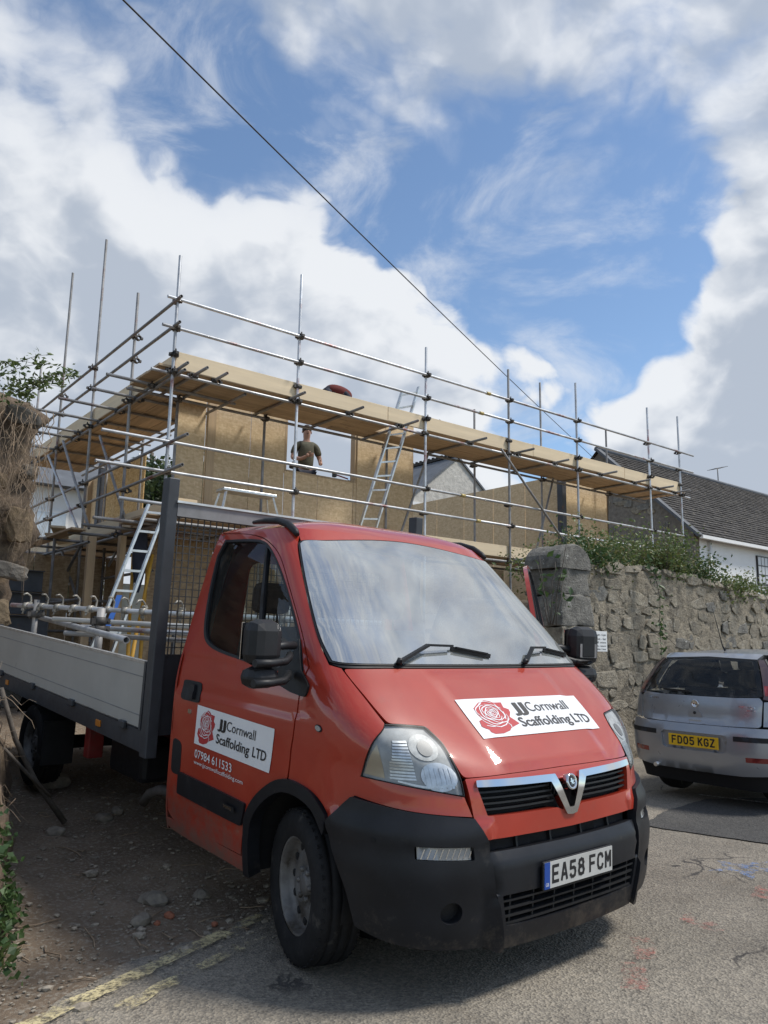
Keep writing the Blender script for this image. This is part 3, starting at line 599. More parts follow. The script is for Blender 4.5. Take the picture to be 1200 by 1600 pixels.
# --- windscreen
ws=mirpoly([(0,1.386),(.12,1.3868),(.28,1.3885),(.385,1.391),(.402,1.397),(.422,1.5),(.450,1.75),(.476,2.003),(.468,2.018),(.38,2.032),(.2962,2.048),(.15,2.072),(0,2.082)])
pan('windscreen_surround',ws,BLKP,TR,holes=[mirpoly([(0,1.408),(.12,1.409),(.28,1.411),(.375,1.418),(.388,1.44),(.4105,1.53),(.438,1.76),(.459,1.975),(.44,1.995),(.38,2.008),(.2962,2.025),(.15,2.05),(0,2.060)])],off=.002,thick=.012,step=.05)
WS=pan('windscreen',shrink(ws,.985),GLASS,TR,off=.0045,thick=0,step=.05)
pan('windscreen_header',mirpoly([(0,2.086),(.15,2.076),(.2962,2.052),(.38,2.036),(.468,2.0215),(.4735,2.047),(.545,2.10),(0,2.10)]),RED,TR,step=.05)
pan('scuttle',mirpoly([(0,1.389),(.28,1.391),(.400,1.392),(.382,1.380),(.29,1.381),(0,1.379)]),BLKP,TR,off=-.004,thick=.02,step=.05)
# roof cap
us=np.linspace(-1,1,97); ring=S.P(us,np.full(97,2.0995))
v=[];f=[];cx=-.93; K=10
for k in range(K+1):
    r=1-k/K*.999; zz=2.0995+.105*(1-r**2.4)**.8
    for q in ring: v.append(T((cx+(q[0]-cx)*r,q[1]*r,zz)))
nn=97
for k in range(K):
    for j in range(nn): f.append((k*nn+j,k*nn+(j+1)%nn,(k+1)*nn+(j+1)%nn,(k+1)*nn+j))
rm=mesh('roof',v,f); bm=bmesh.new(); bm.from_mesh(rm); bmesh.ops.recalc_face_normals(bm,faces=bm.faces); bm.to_mesh(rm); bm.free(); link('roof',rm,RED,TR,smooth=True)
pl=[T((q[0]*.985-.015,q[1]*.97,2.08)) for q in ring]; link('roof_lining',mesh('roof_lining',pl,[tuple(range(97))]),HEADL,TR)
# black roof gutter strips
for s in (1,-1):
    pts=[(-1.02,.742,2.158),(-.85,.752,2.158),(-.70,.762,2.148),(-.58,.770,2.118),(-.50,.775,2.075),(-.475,.776,2.052)]
    MB().tube([T((a,s*b,z)) for a,b,z in pts],[.012,.02,.022,.022,.02,.014],8).build('roof_gutter',BLKP,TR)
# cab rear wall with window
zz=list(np.linspace(.31,2.09,26)); wz=[float(S.P(np.array(1.0),np.array(q))[1]) for q in zz]
outl=[(w,z) for w,z in zip(wz,zz)]+[(-w,z) for w,z in zip(wz[::-1],zz[::-1])]
flatpanel('cab_back',[outl,rpoly([(-.62,1.42),(.62,1.42),(.58,1.93),(-.58,1.93)],.08)],lambda a,b:T((-1.318,a,b)),lambda a,b:T((-1,0,0)),.15,.02,RED,TR,smooth=False)
flatpanel('back_window',[rpoly([(-.62,1.42),(.62,1.42),(.58,1.93),(-.58,1.93)],.08)],lambda a,b:T((-1.325,a,b)),lambda a,b:T((-1,0,0)),.3,0,GLS,TR)
# B pillars inside, floor, dash
flatpanel('cab_floor',[[(-1.31,-.99),(-1.31,.99),(-.45,.99),(-.45,.60),(.6,.60),(.6,-.60),(-.45,-.60),(-.45,-.99)]],lambda a,b:T((a,b,.50)),lambda a,b:Vector((0,0,1)),.3,.02,DARK,TR)
for s in (1,-1): MB().tube([T((-1.22,s*.93,.5)),T((-1.24,s*.93,1.35)),T((-1.25,s*.85,1.75)),T((-1.25,s*.77,2.07))],.045,6).build('pillar_trim',TRIM,TR)
da=MB()
for y0,y1 in ((-.80,.80),):
    prof=[(.16,1.33),(.06,1.36),(-.10,1.35),(-.20,1.28),(-.24,1.12),(-.18,.80),(.05,.60),(.35,.60)]
    da.prism([(-y0,0) for _ in ()] or [(-x,z) for x,z in prof],0,y0,y1)
da.build('dashboard',TRIM,TR)
pap=MB(); pap.add([T((.0,.62,1.375)),T((.0,.40,1.375)),T((.12,.42,1.372)),T((.12,.60,1.372))],[(0,1,2,3)]); pap.build('paper_on_dash',PAPER,TR)
MB().tube([T((.06,.58,1.39)),T((.0,.50,1.40)),T((.06,.42,1.39)),T((.10,.5,1.39)),T((.05,.55,1.41))],.018,7).build('hivis_vest',HIVIS,TR)
st=MB(); ctr=Vector((-.42,.42,1.16))
st.tube([T((ctr.x+.20*math.sin(a*math.pi/12)*.42,ctr.y+.20*math.cos(a*math.pi/12),ctr.z+.20*math.sin(a*math.pi/12)*.9)) for a in range(25)],.014,8,False)
st.tube([T(ctr),T((-.15,.42,.98))],.03,8); st.bar(T((ctr.x,ctr.y-.19,ctr.z)),T((ctr.x,ctr.y+.19,ctr.z)),.03,.02); st.build('steering_wheel',BLKP,TR)
for y,w in ((.48,.52),(-.30,.90)):
    se=MB(); se.box(T((-.80,y,.84)),(w,.50,.18),bev=.05); so=se.build('seat',CLOTH,TR)
    b=MB(); b.box((0,0,0),(w,.14,.66),Matrix.Rotation(R(14),3,'X'),bev=.05); bk=b.build('backrest',CLOTH,so); bk.location=T((-1.12,y,1.20))
    for yy in ((y,) if w<.6 else (y-.22,y+.22)):
        h=MB(); h.box((0,0,0),(.27,.10,.20),Matrix.Rotation(R(8),3,'X'),bev=.045); h.tube([(-.05,0,-.20),(-.05,0,0)],.008,6); h.tube([(.05,0,-.20),(.05,0,0)],.008,6); ho=h.build('headrest',CLOTH,so); ho.location=T((-1.17,yy,1.70))
# --- mirrors
for s in (1,-1):
    c=(-.02,1.235,1.43) if s>0 else (.03,1.20,1.44)
    yv=R(12)*s
    mo=MB(); mo.box((0,0,.045),(.185,.125,.215),bev=.052); m0=mo.build('mirror',BLKP,TR); m0.location=T((c[0],s*c[1],c[2])); m0.rotation_euler=(0,0,yv); m0.scale=(1,1,1) if s>0 else (1.18,1.1,1.18)
    lo=MB(); lo.box((0,0,-.115),(.18,.12,.10),bev=.045); lo.build('lower_housing',BLKP,m0)
    for z in (-.045,-.135):
        MB().tube([(-.10,-.066,z),(0,-.072,z),(s*.10,-.06,z+.005),(s*.155,-.03,z+.02),(s*.21,.02,z+.03)],.019,8).build('bumper_bar',BLKP,m0)
    MB().tube([(s*.07,0,.02),(s*.15,.01,.03),(s*.24,.02,.03)],.02,8).build('arm',BLKP,m0)
    MB().box((0,.058,.05),(.16,.004,.17)).build('mirror_glass',CHR,m0)
    if s<0: MB().box((0,-.0585,.02),(.12,.004,.075),bev=.001).build('repeater_strip',mat('grey_lens',(.22,.22,.22),.25),m0)
    pan('mirror_foot',[(.4745,1.50),(.479,1.34),(.462,1.28),(.485,1.225),(.53,1.235),(.585,1.27),(.56,1.33),(.50,1.42)],BLKP,TR,off=.012,thick=.03,mir=(s<0),step=.05,rd=.02,post=(swing if False else None))
# --- wipers
def wip(u0,z0,u1,z1,u2,z2,u3,z3):
    A=lambda u,z,o:place_at(u,z,o)[0]
    w=MB(); w.tube([A(u0,z0,.012),A(u0-.004,z0+.012,.03)],.016,8)
    w.bar(A(u0,z0,.03),A(u1,z1,.045),.022,.014); w.bar(A(u1,z1,.045),A(u2,z2,.035),.016,.012)
    o=w.build('wiper',BLKP,TR)
    b=MB(); k=10
    for i in range(k):
        t0,t1=i/k,(i+1)/k; b.bar(A(u2+(u3-u2)*t0,z2+(z3-z2)*t0,.016),A(u2+(u3-u2)*t1,z2+(z3-z2)*t1,.016),.012,.022)
    b.bar(A(u2+(u3-u2)*.1,z2+(z3-z2)*.1,.03),A(u2+(u3-u2)*.9,z2+(z3-z2)*.9,.03),.014,.008); b.build('blade',BLKP,o)
wip(.255,1.388,.165,1.458,.085,1.462,-.03,1.425)
wip(-.135,1.388,-.190,1.455,-.25,1.462,-.335,1.43)
# body of sticker graphics -------------------------------------------------
def quadmap(Q,off):
    (a,b,c,d)=Q  # TL TR BR BL in (u,z)
    def f(x,y):
        u=(a[0]*(1-x)+b[0]*x)*y+(d[0]*(1-x)+c[0]*x)*(1-y); z=(a[1]*(1-x)+b[1]*x)*y+(d[1]*(1-x)+c[1]*x)*(1-y)
        return place_at(u,z,off)[0]
    return f
def draw(name,V,F,Q,off,m,par):
    f=quadmap(Q,off); me=mesh(name,[f(x,y) for x,y in V],F)
    bm=bmesh.new(); bm.from_mesh(me)
    for q in bm.faces:
        q.normal_update()
    c=quadmap(Q,off+.05)(.5,.5)-quadmap(Q,off)(.5,.5)
    fl=[q for q in bm.faces if q.normal.dot(c)<0]
    bmesh.ops.reverse_faces(bm,faces=fl); bm.to_mesh(me); bm.free()
    return link(name,me,m,par)
def grid(nx,ny):
    V=[(i/nx,j/ny) for j in range(ny+1) for i in range(nx+1)]; F=[(j*(nx+1)+i,j*(nx+1)+i+1,(j+1)*(nx+1)+i+1,(j+1)*(nx+1)+i) for j in range(ny) for i in range(nx)]; return V,F
ro=[(195,240),(225,265),(240,292),(290,310),(282,375),(305,410),(300,450),(276,500),(290,545),(305,600),(235,625),(215,650),(165,662),(115,645),(98,615),(97,583),(85,565),(70,530),(80,462),(105,455),(97,390),(100,310),(150,257)]
ro=[((x-70)/235,1-((y-.31*(x-70))-205)/420) for x,y in ro]
def ribbon(pts,w):
    V=[];F=[]
    for i,p in enumerate(pts):
        a=Vector(pts[max(0,i-1)]);b=Vector(pts[min(len(pts)-1,i+1)]); d=(b-a).normalized(); n_=Vector((-d.y,d.x)); ww=w*(.35+.65*math.sin(math.pi*(i+.5)/len(pts)))
        V+=[tuple(Vector(p)+n_*ww),tuple(Vector(p)-n_*ww)]
    F=[(2*i,2*i+1,2*i+3,2*i+2) for i in range(len(pts)-1)]; return V,F
def rose(Q,box,par,o0):
    x0,y0,x1,y1=box; mp=lambda p:(x0+p[0]*(x1-x0),y0+p[1]*(y1-y0))
    v2,tri,_=fill2d([ro],.12); draw('rose_petals',[mp((p.x,p.y)) for p in v2],tri,Q,o0,ROSE,par)
    V=[];F=[]
    def add(pts,w):
        v,f=ribbon(pts,w); o=len(V); V.extend(mp(p) for p in v); F.extend(tuple(i+o for i in q) for q in f)
    cx,cy=.50,.60; rr=random.Random(5)
    for k,(r,a0,a1) in enumerate([(.035,0,330),(.075,40,330),(.075,-20,150),(.12,120,420),(.12,-20,110),(.17,60,300),(.17,-60,70),(.225,20,200),(.225,190,330),(.28,110,290),(.285,-70,100),(.35,180,350),(.36,60,190)]):
        pts=[]
        n_=14
        for i in range(n_+1):
            a=R(a0+(a1-a0)*i/n_); q=r*(1+.06*math.sin(5*a+k)+.05*math.sin(3*a+2*k)); pts.append((cx+q*math.cos(a)*.95,cy+q*math.sin(a)*1.0))
        add(pts,.013)
    for pts in ([(.12,.42),(.17,.33),(.3,.22),(.45,.17),(.62,.22),(.72,.30),(.80,.42)],[(.13,.24),(.25,.2),(.32,.19)],[(.70,.28),(.74,.2),(.72,.13)],[(.14,.50),(.2,.42),(.28,.36)],[(.8,.62),(.78,.5),(.72,.38)],[(.42,.98),(.38,.9),(.28,.84)],[(.72,.88),(.74,.78),(.80,.72)]): add(pts,.012)
    draw('rose_lines',V,F,Q,o0+.0012,WHT,par)
def sticker(Q,par,off,name):
    V,F=grid(14,6); o=draw(name,V,F,Q,off,WHT,par); return o
QD=[(.8846,1.0658),(.5936,1.0472),(.612,.8318),(.8907,.8497)]; OD=.0035
sk=sticker(QD,DR,OD,'sign_sticker')
rose(QD,(.035,.07,.275,.93),sk,OD+.0012)
for s,x0,x1,y0,y1,b in (('JJ',.315,.425,.60,.83,.035),('Cornwall',.435,.80,.60,.83,0),('Scaffolding',.31,.745,.22,.45,.014),('LTD',.785,.945,.22,.45,.014)):
    V,F=textfit(s,x0,x1,y0,y1,b); draw('lettering',V,F,QD,OD+.0025,INK,sk)
QP=[(.8907,.843),(.6,.826),(.6,.70),(.8907,.717)]
for s,a0,a1 in (('07984',.02,.235),('611533',.262,.52)): V,F=textfit(s,a0,a1,.47,.82,.004); draw('lettering',V,F,QP,.0035,WHT,DR)
V,F=textfit('www.jjcornwallscaffolding.com',.015,.66,.19,.36,0); draw('lettering',V,F,QP,.0035,WHT,DR)
V,F=textfit('3500',.1,.9,.1,.9,.02); Q3=[(.752,.610),(.716,.607),(.716,.590),(.752,.593)]; draw('badge_plate',*grid(2,1),[(.756,.615),(.712,.612),(.712,.585),(.756,.588)],.0285,BLKP,DR); draw('lettering',V,F,Q3,.030,CHR,DR)
QB=[(.1585,1.2320),(-.2037,1.2310),(-.189,1.0785),(.1455,1.0767)]
sk=sticker(QB,BON,.0035,'sign_sticker')
rose(QB,(.045,.09,.335,.94),sk,.0047)
for s,x0,x1,y0,y1,b in (('JJ',.36,.475,.58,.84,.035),('Cornwall',.485,.835,.58,.84,0),('Scaffolding',.345,.775,.20,.44,.014),('LTD',.80,.965,.20,.44,.014)):
    V,F=textfit(s,x0,x1,y0,y1,b); draw('lettering',V,F,QB,.006,INK,sk)
# --- wheels
def wheel(x,y,s,par):
    w=MB(); Y=s  # outer face toward +y local -> -X world
    # steel rim (axis along blender X); profile (radius, offset outwards)
    pr=[(.225,-.10),(.225,.085),(.214,.098),(.206,.090),(.200,.055),(.192,.035),(.165,.03),(.135,.045),(.105,.05),(.085,.03),(.055,.028),(.05,.055),(.03,.06),(.0,.06)]
    w.lathe([(r,-o*s) for r,o in pr],'x',40)
    o=w.build('wheel',STEEL,par); o.location=T((x,s*y,.345))
    bt=MB()
    for k in range(6):
        a=k*math.pi/3; bt.lathe([(.0,-s*.062),(.013,-s*.060),(.014,-s*.045)],'x',6,(0,.068*math.cos(a),.068*math.sin(a)))
    tag(bt.build('wheel_nuts',STEEL,o),None,None,kind='stuff')
    hl_=MB()
    for k in range(12):
        a=k*math.pi/6; hl_.lathe([(0,-s*.0385),(.0175,-s*.0385),(.0175,-s*.02)],'x',10,(0,.168*math.cos(a),.168*math.sin(a)))
    tag(hl_.build('vent_holes',DARK,o),None,None,kind='stuff')
    t=MB(); pr=[(.215,-.10),(.235,-.112),(.29,-.118),(.322,-.108),(.338,-.094),(.345,-.075),(.345,-.058),(.338,-.056),(.338,-.048),(.3455,-.046),(.346,-.006),(.339,-.004),(.339,.004),(.346,.006),(.3455,.046),(.338,.048),(.338,.056),(.345,.058),(.345,.075),(.338,.094),(.322,.108),(.29,.118),(.235,.112),(.215,.10)]
    t.lathe(pr,'x',56); ty=t.build('tyre',RUB,o)
    lg=MB()
    for k in range(44):
        a=2*math.pi*k/48
        for e in (-1,1):
            c=Vector((e*.086,.3385*math.cos(a),.3385*math.sin(a))); lg.box(c,(.026,.016,.006),Matrix.Rotation(a-math.pi/2,3,'X'))
    tag(lg.build('tread_blocks',RUB,ty),None,None,kind='stuff')
    return o
for s in (1,-1):
    fw=wheel(0,.865,s,TR); fw.rotation_euler=(0,0,R(-13)); wheel(-4.16,.885,s,TR)
    # arch liners
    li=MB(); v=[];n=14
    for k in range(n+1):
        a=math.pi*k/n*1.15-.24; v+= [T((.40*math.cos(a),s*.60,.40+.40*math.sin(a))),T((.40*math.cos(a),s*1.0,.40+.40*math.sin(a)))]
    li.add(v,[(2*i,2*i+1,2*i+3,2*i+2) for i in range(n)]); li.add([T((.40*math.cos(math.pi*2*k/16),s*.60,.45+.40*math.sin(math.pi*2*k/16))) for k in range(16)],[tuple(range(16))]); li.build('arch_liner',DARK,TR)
    mg=MB(); v=[];n=12
    for k in range(n+1):
        a=R(5)+R(150)*k/n; v+=[T((-4.16+.42*math.cos(a),s*.76,.40+.42*math.sin(a))),T((-4.16+.42*math.cos(a),s*1.02,.40+.42*math.sin(a)))]
    mg.add(v,[(2*i,2*i+1,2*i+3,2*i+2) for i in range(n)]); mg.box(T((-3.73,s*.89,.42)),(.26,.012,.36)); mg.build('mudguard',BLKP,TR)
    # chassis rails
    cr_=MB(); cr_.bar(T((-1.1,s*.42,.58)),T((-5.6,s*.42,.62)),.07,.16); cr_.build('chassis_rail',REDD,TR)
    co=MB(); co.box(T((-3.0,s*.86,.55)),(.12,.10,.26),bev=.01); co.build('rail_bracket',REDD,TR)
    MB().box(T((-2.55,s*.62,.48)),(.34,.62,.26),bev=.04).build('fuel_tank',BLKP,TR)
    # engine/underside block
MB().box(T((-.1,0,.42)),(1.1,1.3,.3),bev=.05).build('underbody',DARK,TR)
MB().tube([T((-.6,0,.36)),T((-4.16,0,.345))],.04,8).build('propshaft',DARK,TR); MB().tube([T((-4.16,-.8,.345)),T((-4.16,.8,.345))],.06,8).build('rear_axle',DARK,TR)
MB().tube([T((-1.55,.55,.33)),T((-1.95,.66,.345)),T((-2.12,.69,.335)),T((-2.27,.70,.28)),T((-2.36,.70,.20))],.035,10).build('exhaust_pipe',mat('rusty_grey_pipe',(.16,.15,.14),.6,.4,var=(9,.3)),TR)
MB().tube([T((-1.2,.55,.30)),T((-1.7,.6,.33))],.05,8).build('silencer',REDD,TR)
# --- flatbed
def BT(x,y,z): return T((x,y,z+(-1.6-x)*.020))      # the bed climbs slightly to the rear
XA,XE=-1.60,-5.62
MB().bar(BT(XA,0,.83),BT(XE,0,.83),2.08,.05).build('bed_floor',mat('bed_ply',(.10,.085,.07),.8,var=(3,.3)),TR)
for s in (1,-1):
    MB().bar(BT(XA+.05,s*1.05,.765),BT(XE,s*1.05,.765),.07,.13).build('bed_side_rail',FRM,TR)
    q_=0 if s>0 else -.50     # the far dropside hangs open
    d=MB(); d.bar(BT(XA-.05,s*1.075,1.045+q_),BT(XE,s*1.075,1.045+q_),.028,.40); dp=d.build('dropside',DROP,TR)
    tc_=MB(); tc_.bar(BT(XA-.05,s*1.075,1.252+q_),BT(XE,s*1.075,1.252+q_),.034,.016); tc_.build('top_cap',ALU,dp)
    gv=MB()
    for z in (.92+q_,1.16+q_): gv.bar(BT(XA-.05,s*1.0895,z),BT(XE,s*1.0895,z),.003,.006)
    gv.build('pressed_groove',FRMG,dp)
    MB().bar(BT(XA-.03,s*1.080,1.05+q_),BT(XA+.0,s*1.080,1.05+q_),.05,.42).build('end_cap',FRM,dp)
    for x in (-1.9,-2.9,-3.9,-4.9): MB().box(BT(x,s*1.10,.83),(.03,.09,.05),bev=.008).build('hinge',FRM,dp)
    for x in (-2.35,-4.7): MB().box(BT(x,s*1.09,.765),(.012,.08,.045),bev=.004).build('marker_lamp',AMB,TR)
    # head posts
    po=MB(); po.box(T((-1.525,s*1.075,1.56)),(.075,.095,1.75),bev=.006); po.build('head_post',FRM,TR)
    MB().bar(BT(XE,s*.98,1.0),BT(XE,s*.95,1.0),.06,.5).build('tail_post',FRM,TR)
MB().bar(BT(XE-.02,-1.03,.60),BT(XE-.02,1.03,.60),.028,.40).build('tailboard',DROP,TR)
hb=MB(); hb.box(T((-1.50,0,2.235)),(2.08,.05,.085)); HB=hb.build('head_beam',FRMG,TR)
MB().box(T((-1.50,0,2.285)),(2.10,.075,.014)).build('beam_cap',ALU,HB)
MB().box(T((-1.55,0,1.06)),(2.07,.03,.50)).build('headboard',FRM,TR)
wm=MB()
for k in range(45): y=-1.0+k*2.0/44; wm.bar(T((-1.53,y,1.3)),T((-1.53,y,2.2)),.006,.006)
for k in range(20): z=1.31+k*.0465; wm.bar(T((-1.5345,-1.03,z)),T((-1.5345,1.03,z)),.006,.006,(0,0,1))
tag(wm.build('wire_guard',mat('mesh_wire',(.07,.07,.07),.6,.3),TR),None,None,kind='stuff')
# ================================================================= GROUND
def edge_y(x): return 3.42+(x-1)*.385 if x<7.8 else 6.45     # inner edge of the road
def gz(x,y):
    d=y-edge_y(x)-.1
    h=0
    if d>0: h=.060*d*sst(0,1.2,d) if d<9 else .54+.01*(d-9)
    h+=2.1*sst(7.75,8.6,x)*sst(6.75,7.3,y)*(1-sst(9.2,9.8,y))+ .8*sst(9.5,10.5,y)*sst(7.75,8.6,x)
    h+=.55*sst(1.2,-.4,x)*sst(3.7,5.5,y)
    h+=(y-20)*.06*sst(20,30,y)+ (0.02*(x-10) if x>10 else 0)*sst(10,20,x)*0
    return h
def soil(x,y):
    d=y-edge_y(x); k=sst(-.35,.9,d) if x<7.5 else 0
    return gz(x,y)+k*(.030*fb(x*2.2,y*2.2,1)+.014*fb(x*8,y*8,3)+.006*fb(x*22,y*22,6)-.035*math.exp(-((x-1.95-.03*math.sin(y*2))/.13)**2)*sst(0,1,d)) 
def sheet(name,xs,ys,zf,m,keep=None,sm=True):
    v=[(x,y,zf(x,y)) for y in ys for x in xs]; nx=len(xs)
    f=[(j*nx+i,j*nx+i+1,(j+1)*nx+i+1,(j+1)*nx+i) for j in range(len(ys)-1) for i in range(nx-1) if keep is None or keep((xs[i]+xs[i+1])/2,(ys[j]+ys[j+1])/2)]
    me=mesh(name,v,f); return link(name,me,m,None,smooth=sm)
def axis(lo,hi,a,b,fine,grow=1.35):
    q=[a]
    while q[-1]<b: q.append(q[-1]+fine)
    st=fine
    while q[-1]<hi: st*=grow; q.append(min(hi,q[-1]+st))
    st=fine; p=[]
    x=a
    while x>lo: st*=grow; x=max(lo,x-st); p.append(x)
    return p[::-1]+q
GX=axis(-900,1200,-1.0,9.0,.075); GY=axis(-300,1500,2.4,12.0,.075)
def groundmat():
    m=bpy.data.materials.new('dirt_ground'); m.use_nodes=True; t=m.node_tree; b=t.nodes['Principled BSDF']; b.inputs['Roughness'].default_value=.95
    g=t.nodes.new('ShaderNodeNewGeometry')
    def nz(sc,det=8,ro=.65):
        x=t.nodes.new('ShaderNodeTexNoise'); x.inputs['Scale'].default_value=sc; x.inputs['Detail'].default_value=det; x.inputs['Roughness'].default_value=ro; t.links.new(g.outputs['Position'],x.inputs['Vector']); return x.outputs['Fac']
    def ramp(f,els):
        r=t.nodes.new('ShaderNodeValToRGB'); e=r.color_ramp.elements
        e[0].position,e[0].color=els[0][0],(*els[0][1],1); e[1].position,e[1].color=els[-1][0],(*els[-1][1],1)
        for p,c in els[1:-1]: q=e.new(p); q.color=(*c,1)
        t.links.new(f,r.inputs[0]); return r.outputs[0]
    c=ramp(nz(1.6),[(.3,(.13,.093,.060)),(.5,(.185,.137,.093)),(.7,(.26,.202,.142))])
    sp=ramp(nz(42,4,.6),[(.50,(0,0,0)),(.66,(1,1,1))]); mx=t.nodes.new('ShaderNodeMix'); mx.data_type='RGBA'; t.links.new(sp,mx.inputs['Factor']); t.links.new(c,mx.inputs['A']); mx.inputs['B'].default_value=(.28,.245,.195,1)
    t.links.new(mx.outputs['Result'],b.inputs['Base Color'])
    bp=t.nodes.new('ShaderNodeBump'); bp.inputs['Strength'].default_value=.9; bp.inputs['Distance'].default_value=.025; t.links.new(nz(26,10,.7),bp.inputs['Height']); t.links.new(bp.outputs[0],b.inputs['Normal']); return m
GM=groundmat()
tag(sheet('ground',GX,GY,lambda x,y:soil(x,y)-.006,GM),'brown muddy earth of the driveway and building site','ground',kind='structure')
def asphalt(name,c0,c1,sp,agg=.6):
    m=bpy.data.materials.new(name); m.use_nodes=True; t=m.node_tree; b=t.nodes['Principled BSDF']; b.inputs['Roughness'].default_value=.9
    g=t.nodes.new('ShaderNodeNewGeometry')
    def nz(sc,det=6,ro=.6):
        x=t.nodes.new('ShaderNodeTexNoise'); x.inputs['Scale'].default_value=sc; x.inputs['Detail'].default_value=det; x.inputs['Roughness'].default_value=ro; t.links.new(g.outputs['Position'],x.inputs['Vector']); return x.outputs['Fac']
    r=t.nodes.new('ShaderNodeValToRGB'); r.color_ramp.elements[0].position=.32; r.color_ramp.elements[1].position=.68; r.color_ramp.elements[0].color=(*c0,1); r.color_ramp.elements[1].color=(*c1,1); t.links.new(nz(1.1,7,.65),r.inputs[0])
    v=t.nodes.new('ShaderNodeTexVoronoi'); v.inputs['Scale'].default_value=85; t.links.new(g.outputs['Position'],v.inputs['Vector']); s=t.nodes.new('ShaderNodeSeparateColor'); t.links.new(v.outputs['Color'],s.inputs[0])
    q=t.nodes.new('ShaderNodeValToRGB'); q.color_ramp.elements[0].position=.0; q.color_ramp.elements[1].position=1; q.color_ramp.elements[0].color=(.45,.45,.45,1); q.color_ramp.elements[1].color=(1.6,1.55,1.45,1); t.links.new(s.outputs[0],q.inputs[0])
    mu=t.nodes.new('ShaderNodeMix'); mu.data_type='RGBA'; mu.blend_type='MULTIPLY'; mu.inputs['Factor'].default_value=agg; t.links.new(r.outputs[0],mu.inputs['A']); t.links.new(q.outputs[0],mu.inputs['B'])
    # soil washed over the edge of the road
    w=t.nodes.new('ShaderNodeMapRange'); t.links.new(nz(2.3,9,.7),w.inputs[0]); w.inputs[1].default_value=.56; w.inputs[2].default_value=.72; w.inputs[4].default_value=.6
    m2=t.nodes.new('ShaderNodeMix'); m2.data_type='RGBA'; t.links.new(w.outputs[0],m2.inputs['Factor']); t.links.new(mu.outputs['Result'],m2.inputs['A']); m2.inputs['B'].default_value=(*sp,1); ce=t.nodes.new('ShaderNodeTexVoronoi'); ce.feature='DISTANCE_TO_EDGE'; ce.inputs['Scale'].default_value=.9
    wn=t.nodes.new('ShaderNodeTexNoise'); wn.inputs['Scale'].default_value=3; wn.inputs['Detail'].default_value=5; t.links.new(g.outputs['Position'],wn.inputs['Vector']); wa=t.nodes.new('ShaderNodeVectorMath'); wa.operation='MULTIPLY_ADD'; t.links.new(wn.outputs['Color'],wa.inputs[0]); wa.inputs[1].default_value=(.5,.5,.5); t.links.new(g.outputs['Position'],wa.inputs[2]); t.links.new(wa.outputs[0],ce.inputs['Vector'])
    cm=t.nodes.new('ShaderNodeMapRange'); t.links.new(ce.outputs['Distance'],cm.inputs[0]); cm.inputs[1].default_value=.004; cm.inputs[2].default_value=.014; cm.inputs[3].default_value=1; cm.inputs[4].default_value=0
    cn=t.nodes.new('ShaderNodeMapRange'); t.links.new(nz(.9,3,.5),cn.inputs[0]); cn.inputs[1].default_value=.5; cn.inputs[2].default_value=.58; cx=t.nodes.new('ShaderNodeMath'); cx.operation='MULTIPLY'; t.links.new(cm.outputs[0],cx.inputs[0]); t.links.new(cn.outputs[0],cx.inputs[1])
    bl=t.nodes.new('ShaderNodeMapRange'); t.links.new(nz(.33,4,.6),bl.inputs[0]); bl.inputs[1].default_value=.35; bl.inputs[2].default_value=.65; bl.inputs[3].default_value=.72; bl.inputs[4].default_value=1.15
    mk=t.nodes.new('ShaderNodeVectorMath'); mk.operation='SCALE'; t.links.new(m2.outputs['Result'],mk.inputs[0]); t.links.new(bl.outputs[0],mk.inputs['Scale'])
    m3=t.nodes.new('ShaderNodeMix'); m3.data_type='RGBA'; t.links.new(cx.outputs[0],m3.inputs['Factor']); t.links.new(mk.outputs[0],m3.inputs['A']); m3.inputs['B'].default_value=(.05,.045,.04,1); t.links.new(m3.outputs['Result'],b.inputs['Base Color'])
    bp=t.nodes.new('ShaderNodeBump'); bp.inputs['Strength'].default_value=.8; bp.inputs['Distance'].default_value=.008; t.links.new(v.outputs['Distance'],bp.inputs['Height']); b2=t.nodes.new('ShaderNodeBump'); b2.inputs['Strength'].default_value=.5; b2.inputs['Distance'].default_value=.03; t.links.new(nz(14,6,.6),b2.inputs['Height']); t.links.new(bp.outputs[0],b2.inputs['Normal']); t.links.new(b2.outputs[0],b.inputs['Normal']); return m
ASP=asphalt('worn_asphalt',(.175,.157,.13),(.265,.24,.20),(.155,.128,.095))
ASPD=asphalt('dark_asphalt_patch',(.05,.05,.05),(.075,.073,.07),(.08,.075,.065),.7)
def redge(x): return edge_y(x)+.10+.13*fb(x*1.7,3,5)+.05*fb(x*7,1,2)
RX=axis(-400,600,-1.0,9.0,.06)
v=[];f=[]
for i,x in enumerate(RX):
    e=redge(x) if x<7.7 else 6.42
    for k in range(15):
        t=k/14; y=e-(1-(1-t)**1)*0 - (t**2.2)*60
        v.append((x,y,.0+.004*fb(x*.8,y*.8)+ (-.004 if k==0 else 0)))
for i in range(len(RX)-1):
    for k in range(14): f.append((i*15+k,(i+1)*15+k,(i+1)*15+k+1,i*15+k+1))
rd=mesh('road',v,f); bm=bmesh.new(); bm.from_mesh(rd); bmesh.ops.recalc_face_normals(bm,faces=bm.faces)
if sum(q.normal.z for q in bm.faces)<0: bmesh.ops.reverse_faces(bm,faces=bm.faces[:])
bm.to_mesh(rd); bm.free()
tag(link('road',rd,ASP,smooth=True),'worn grey tarmac road in front of the truck','road',kind='structure')
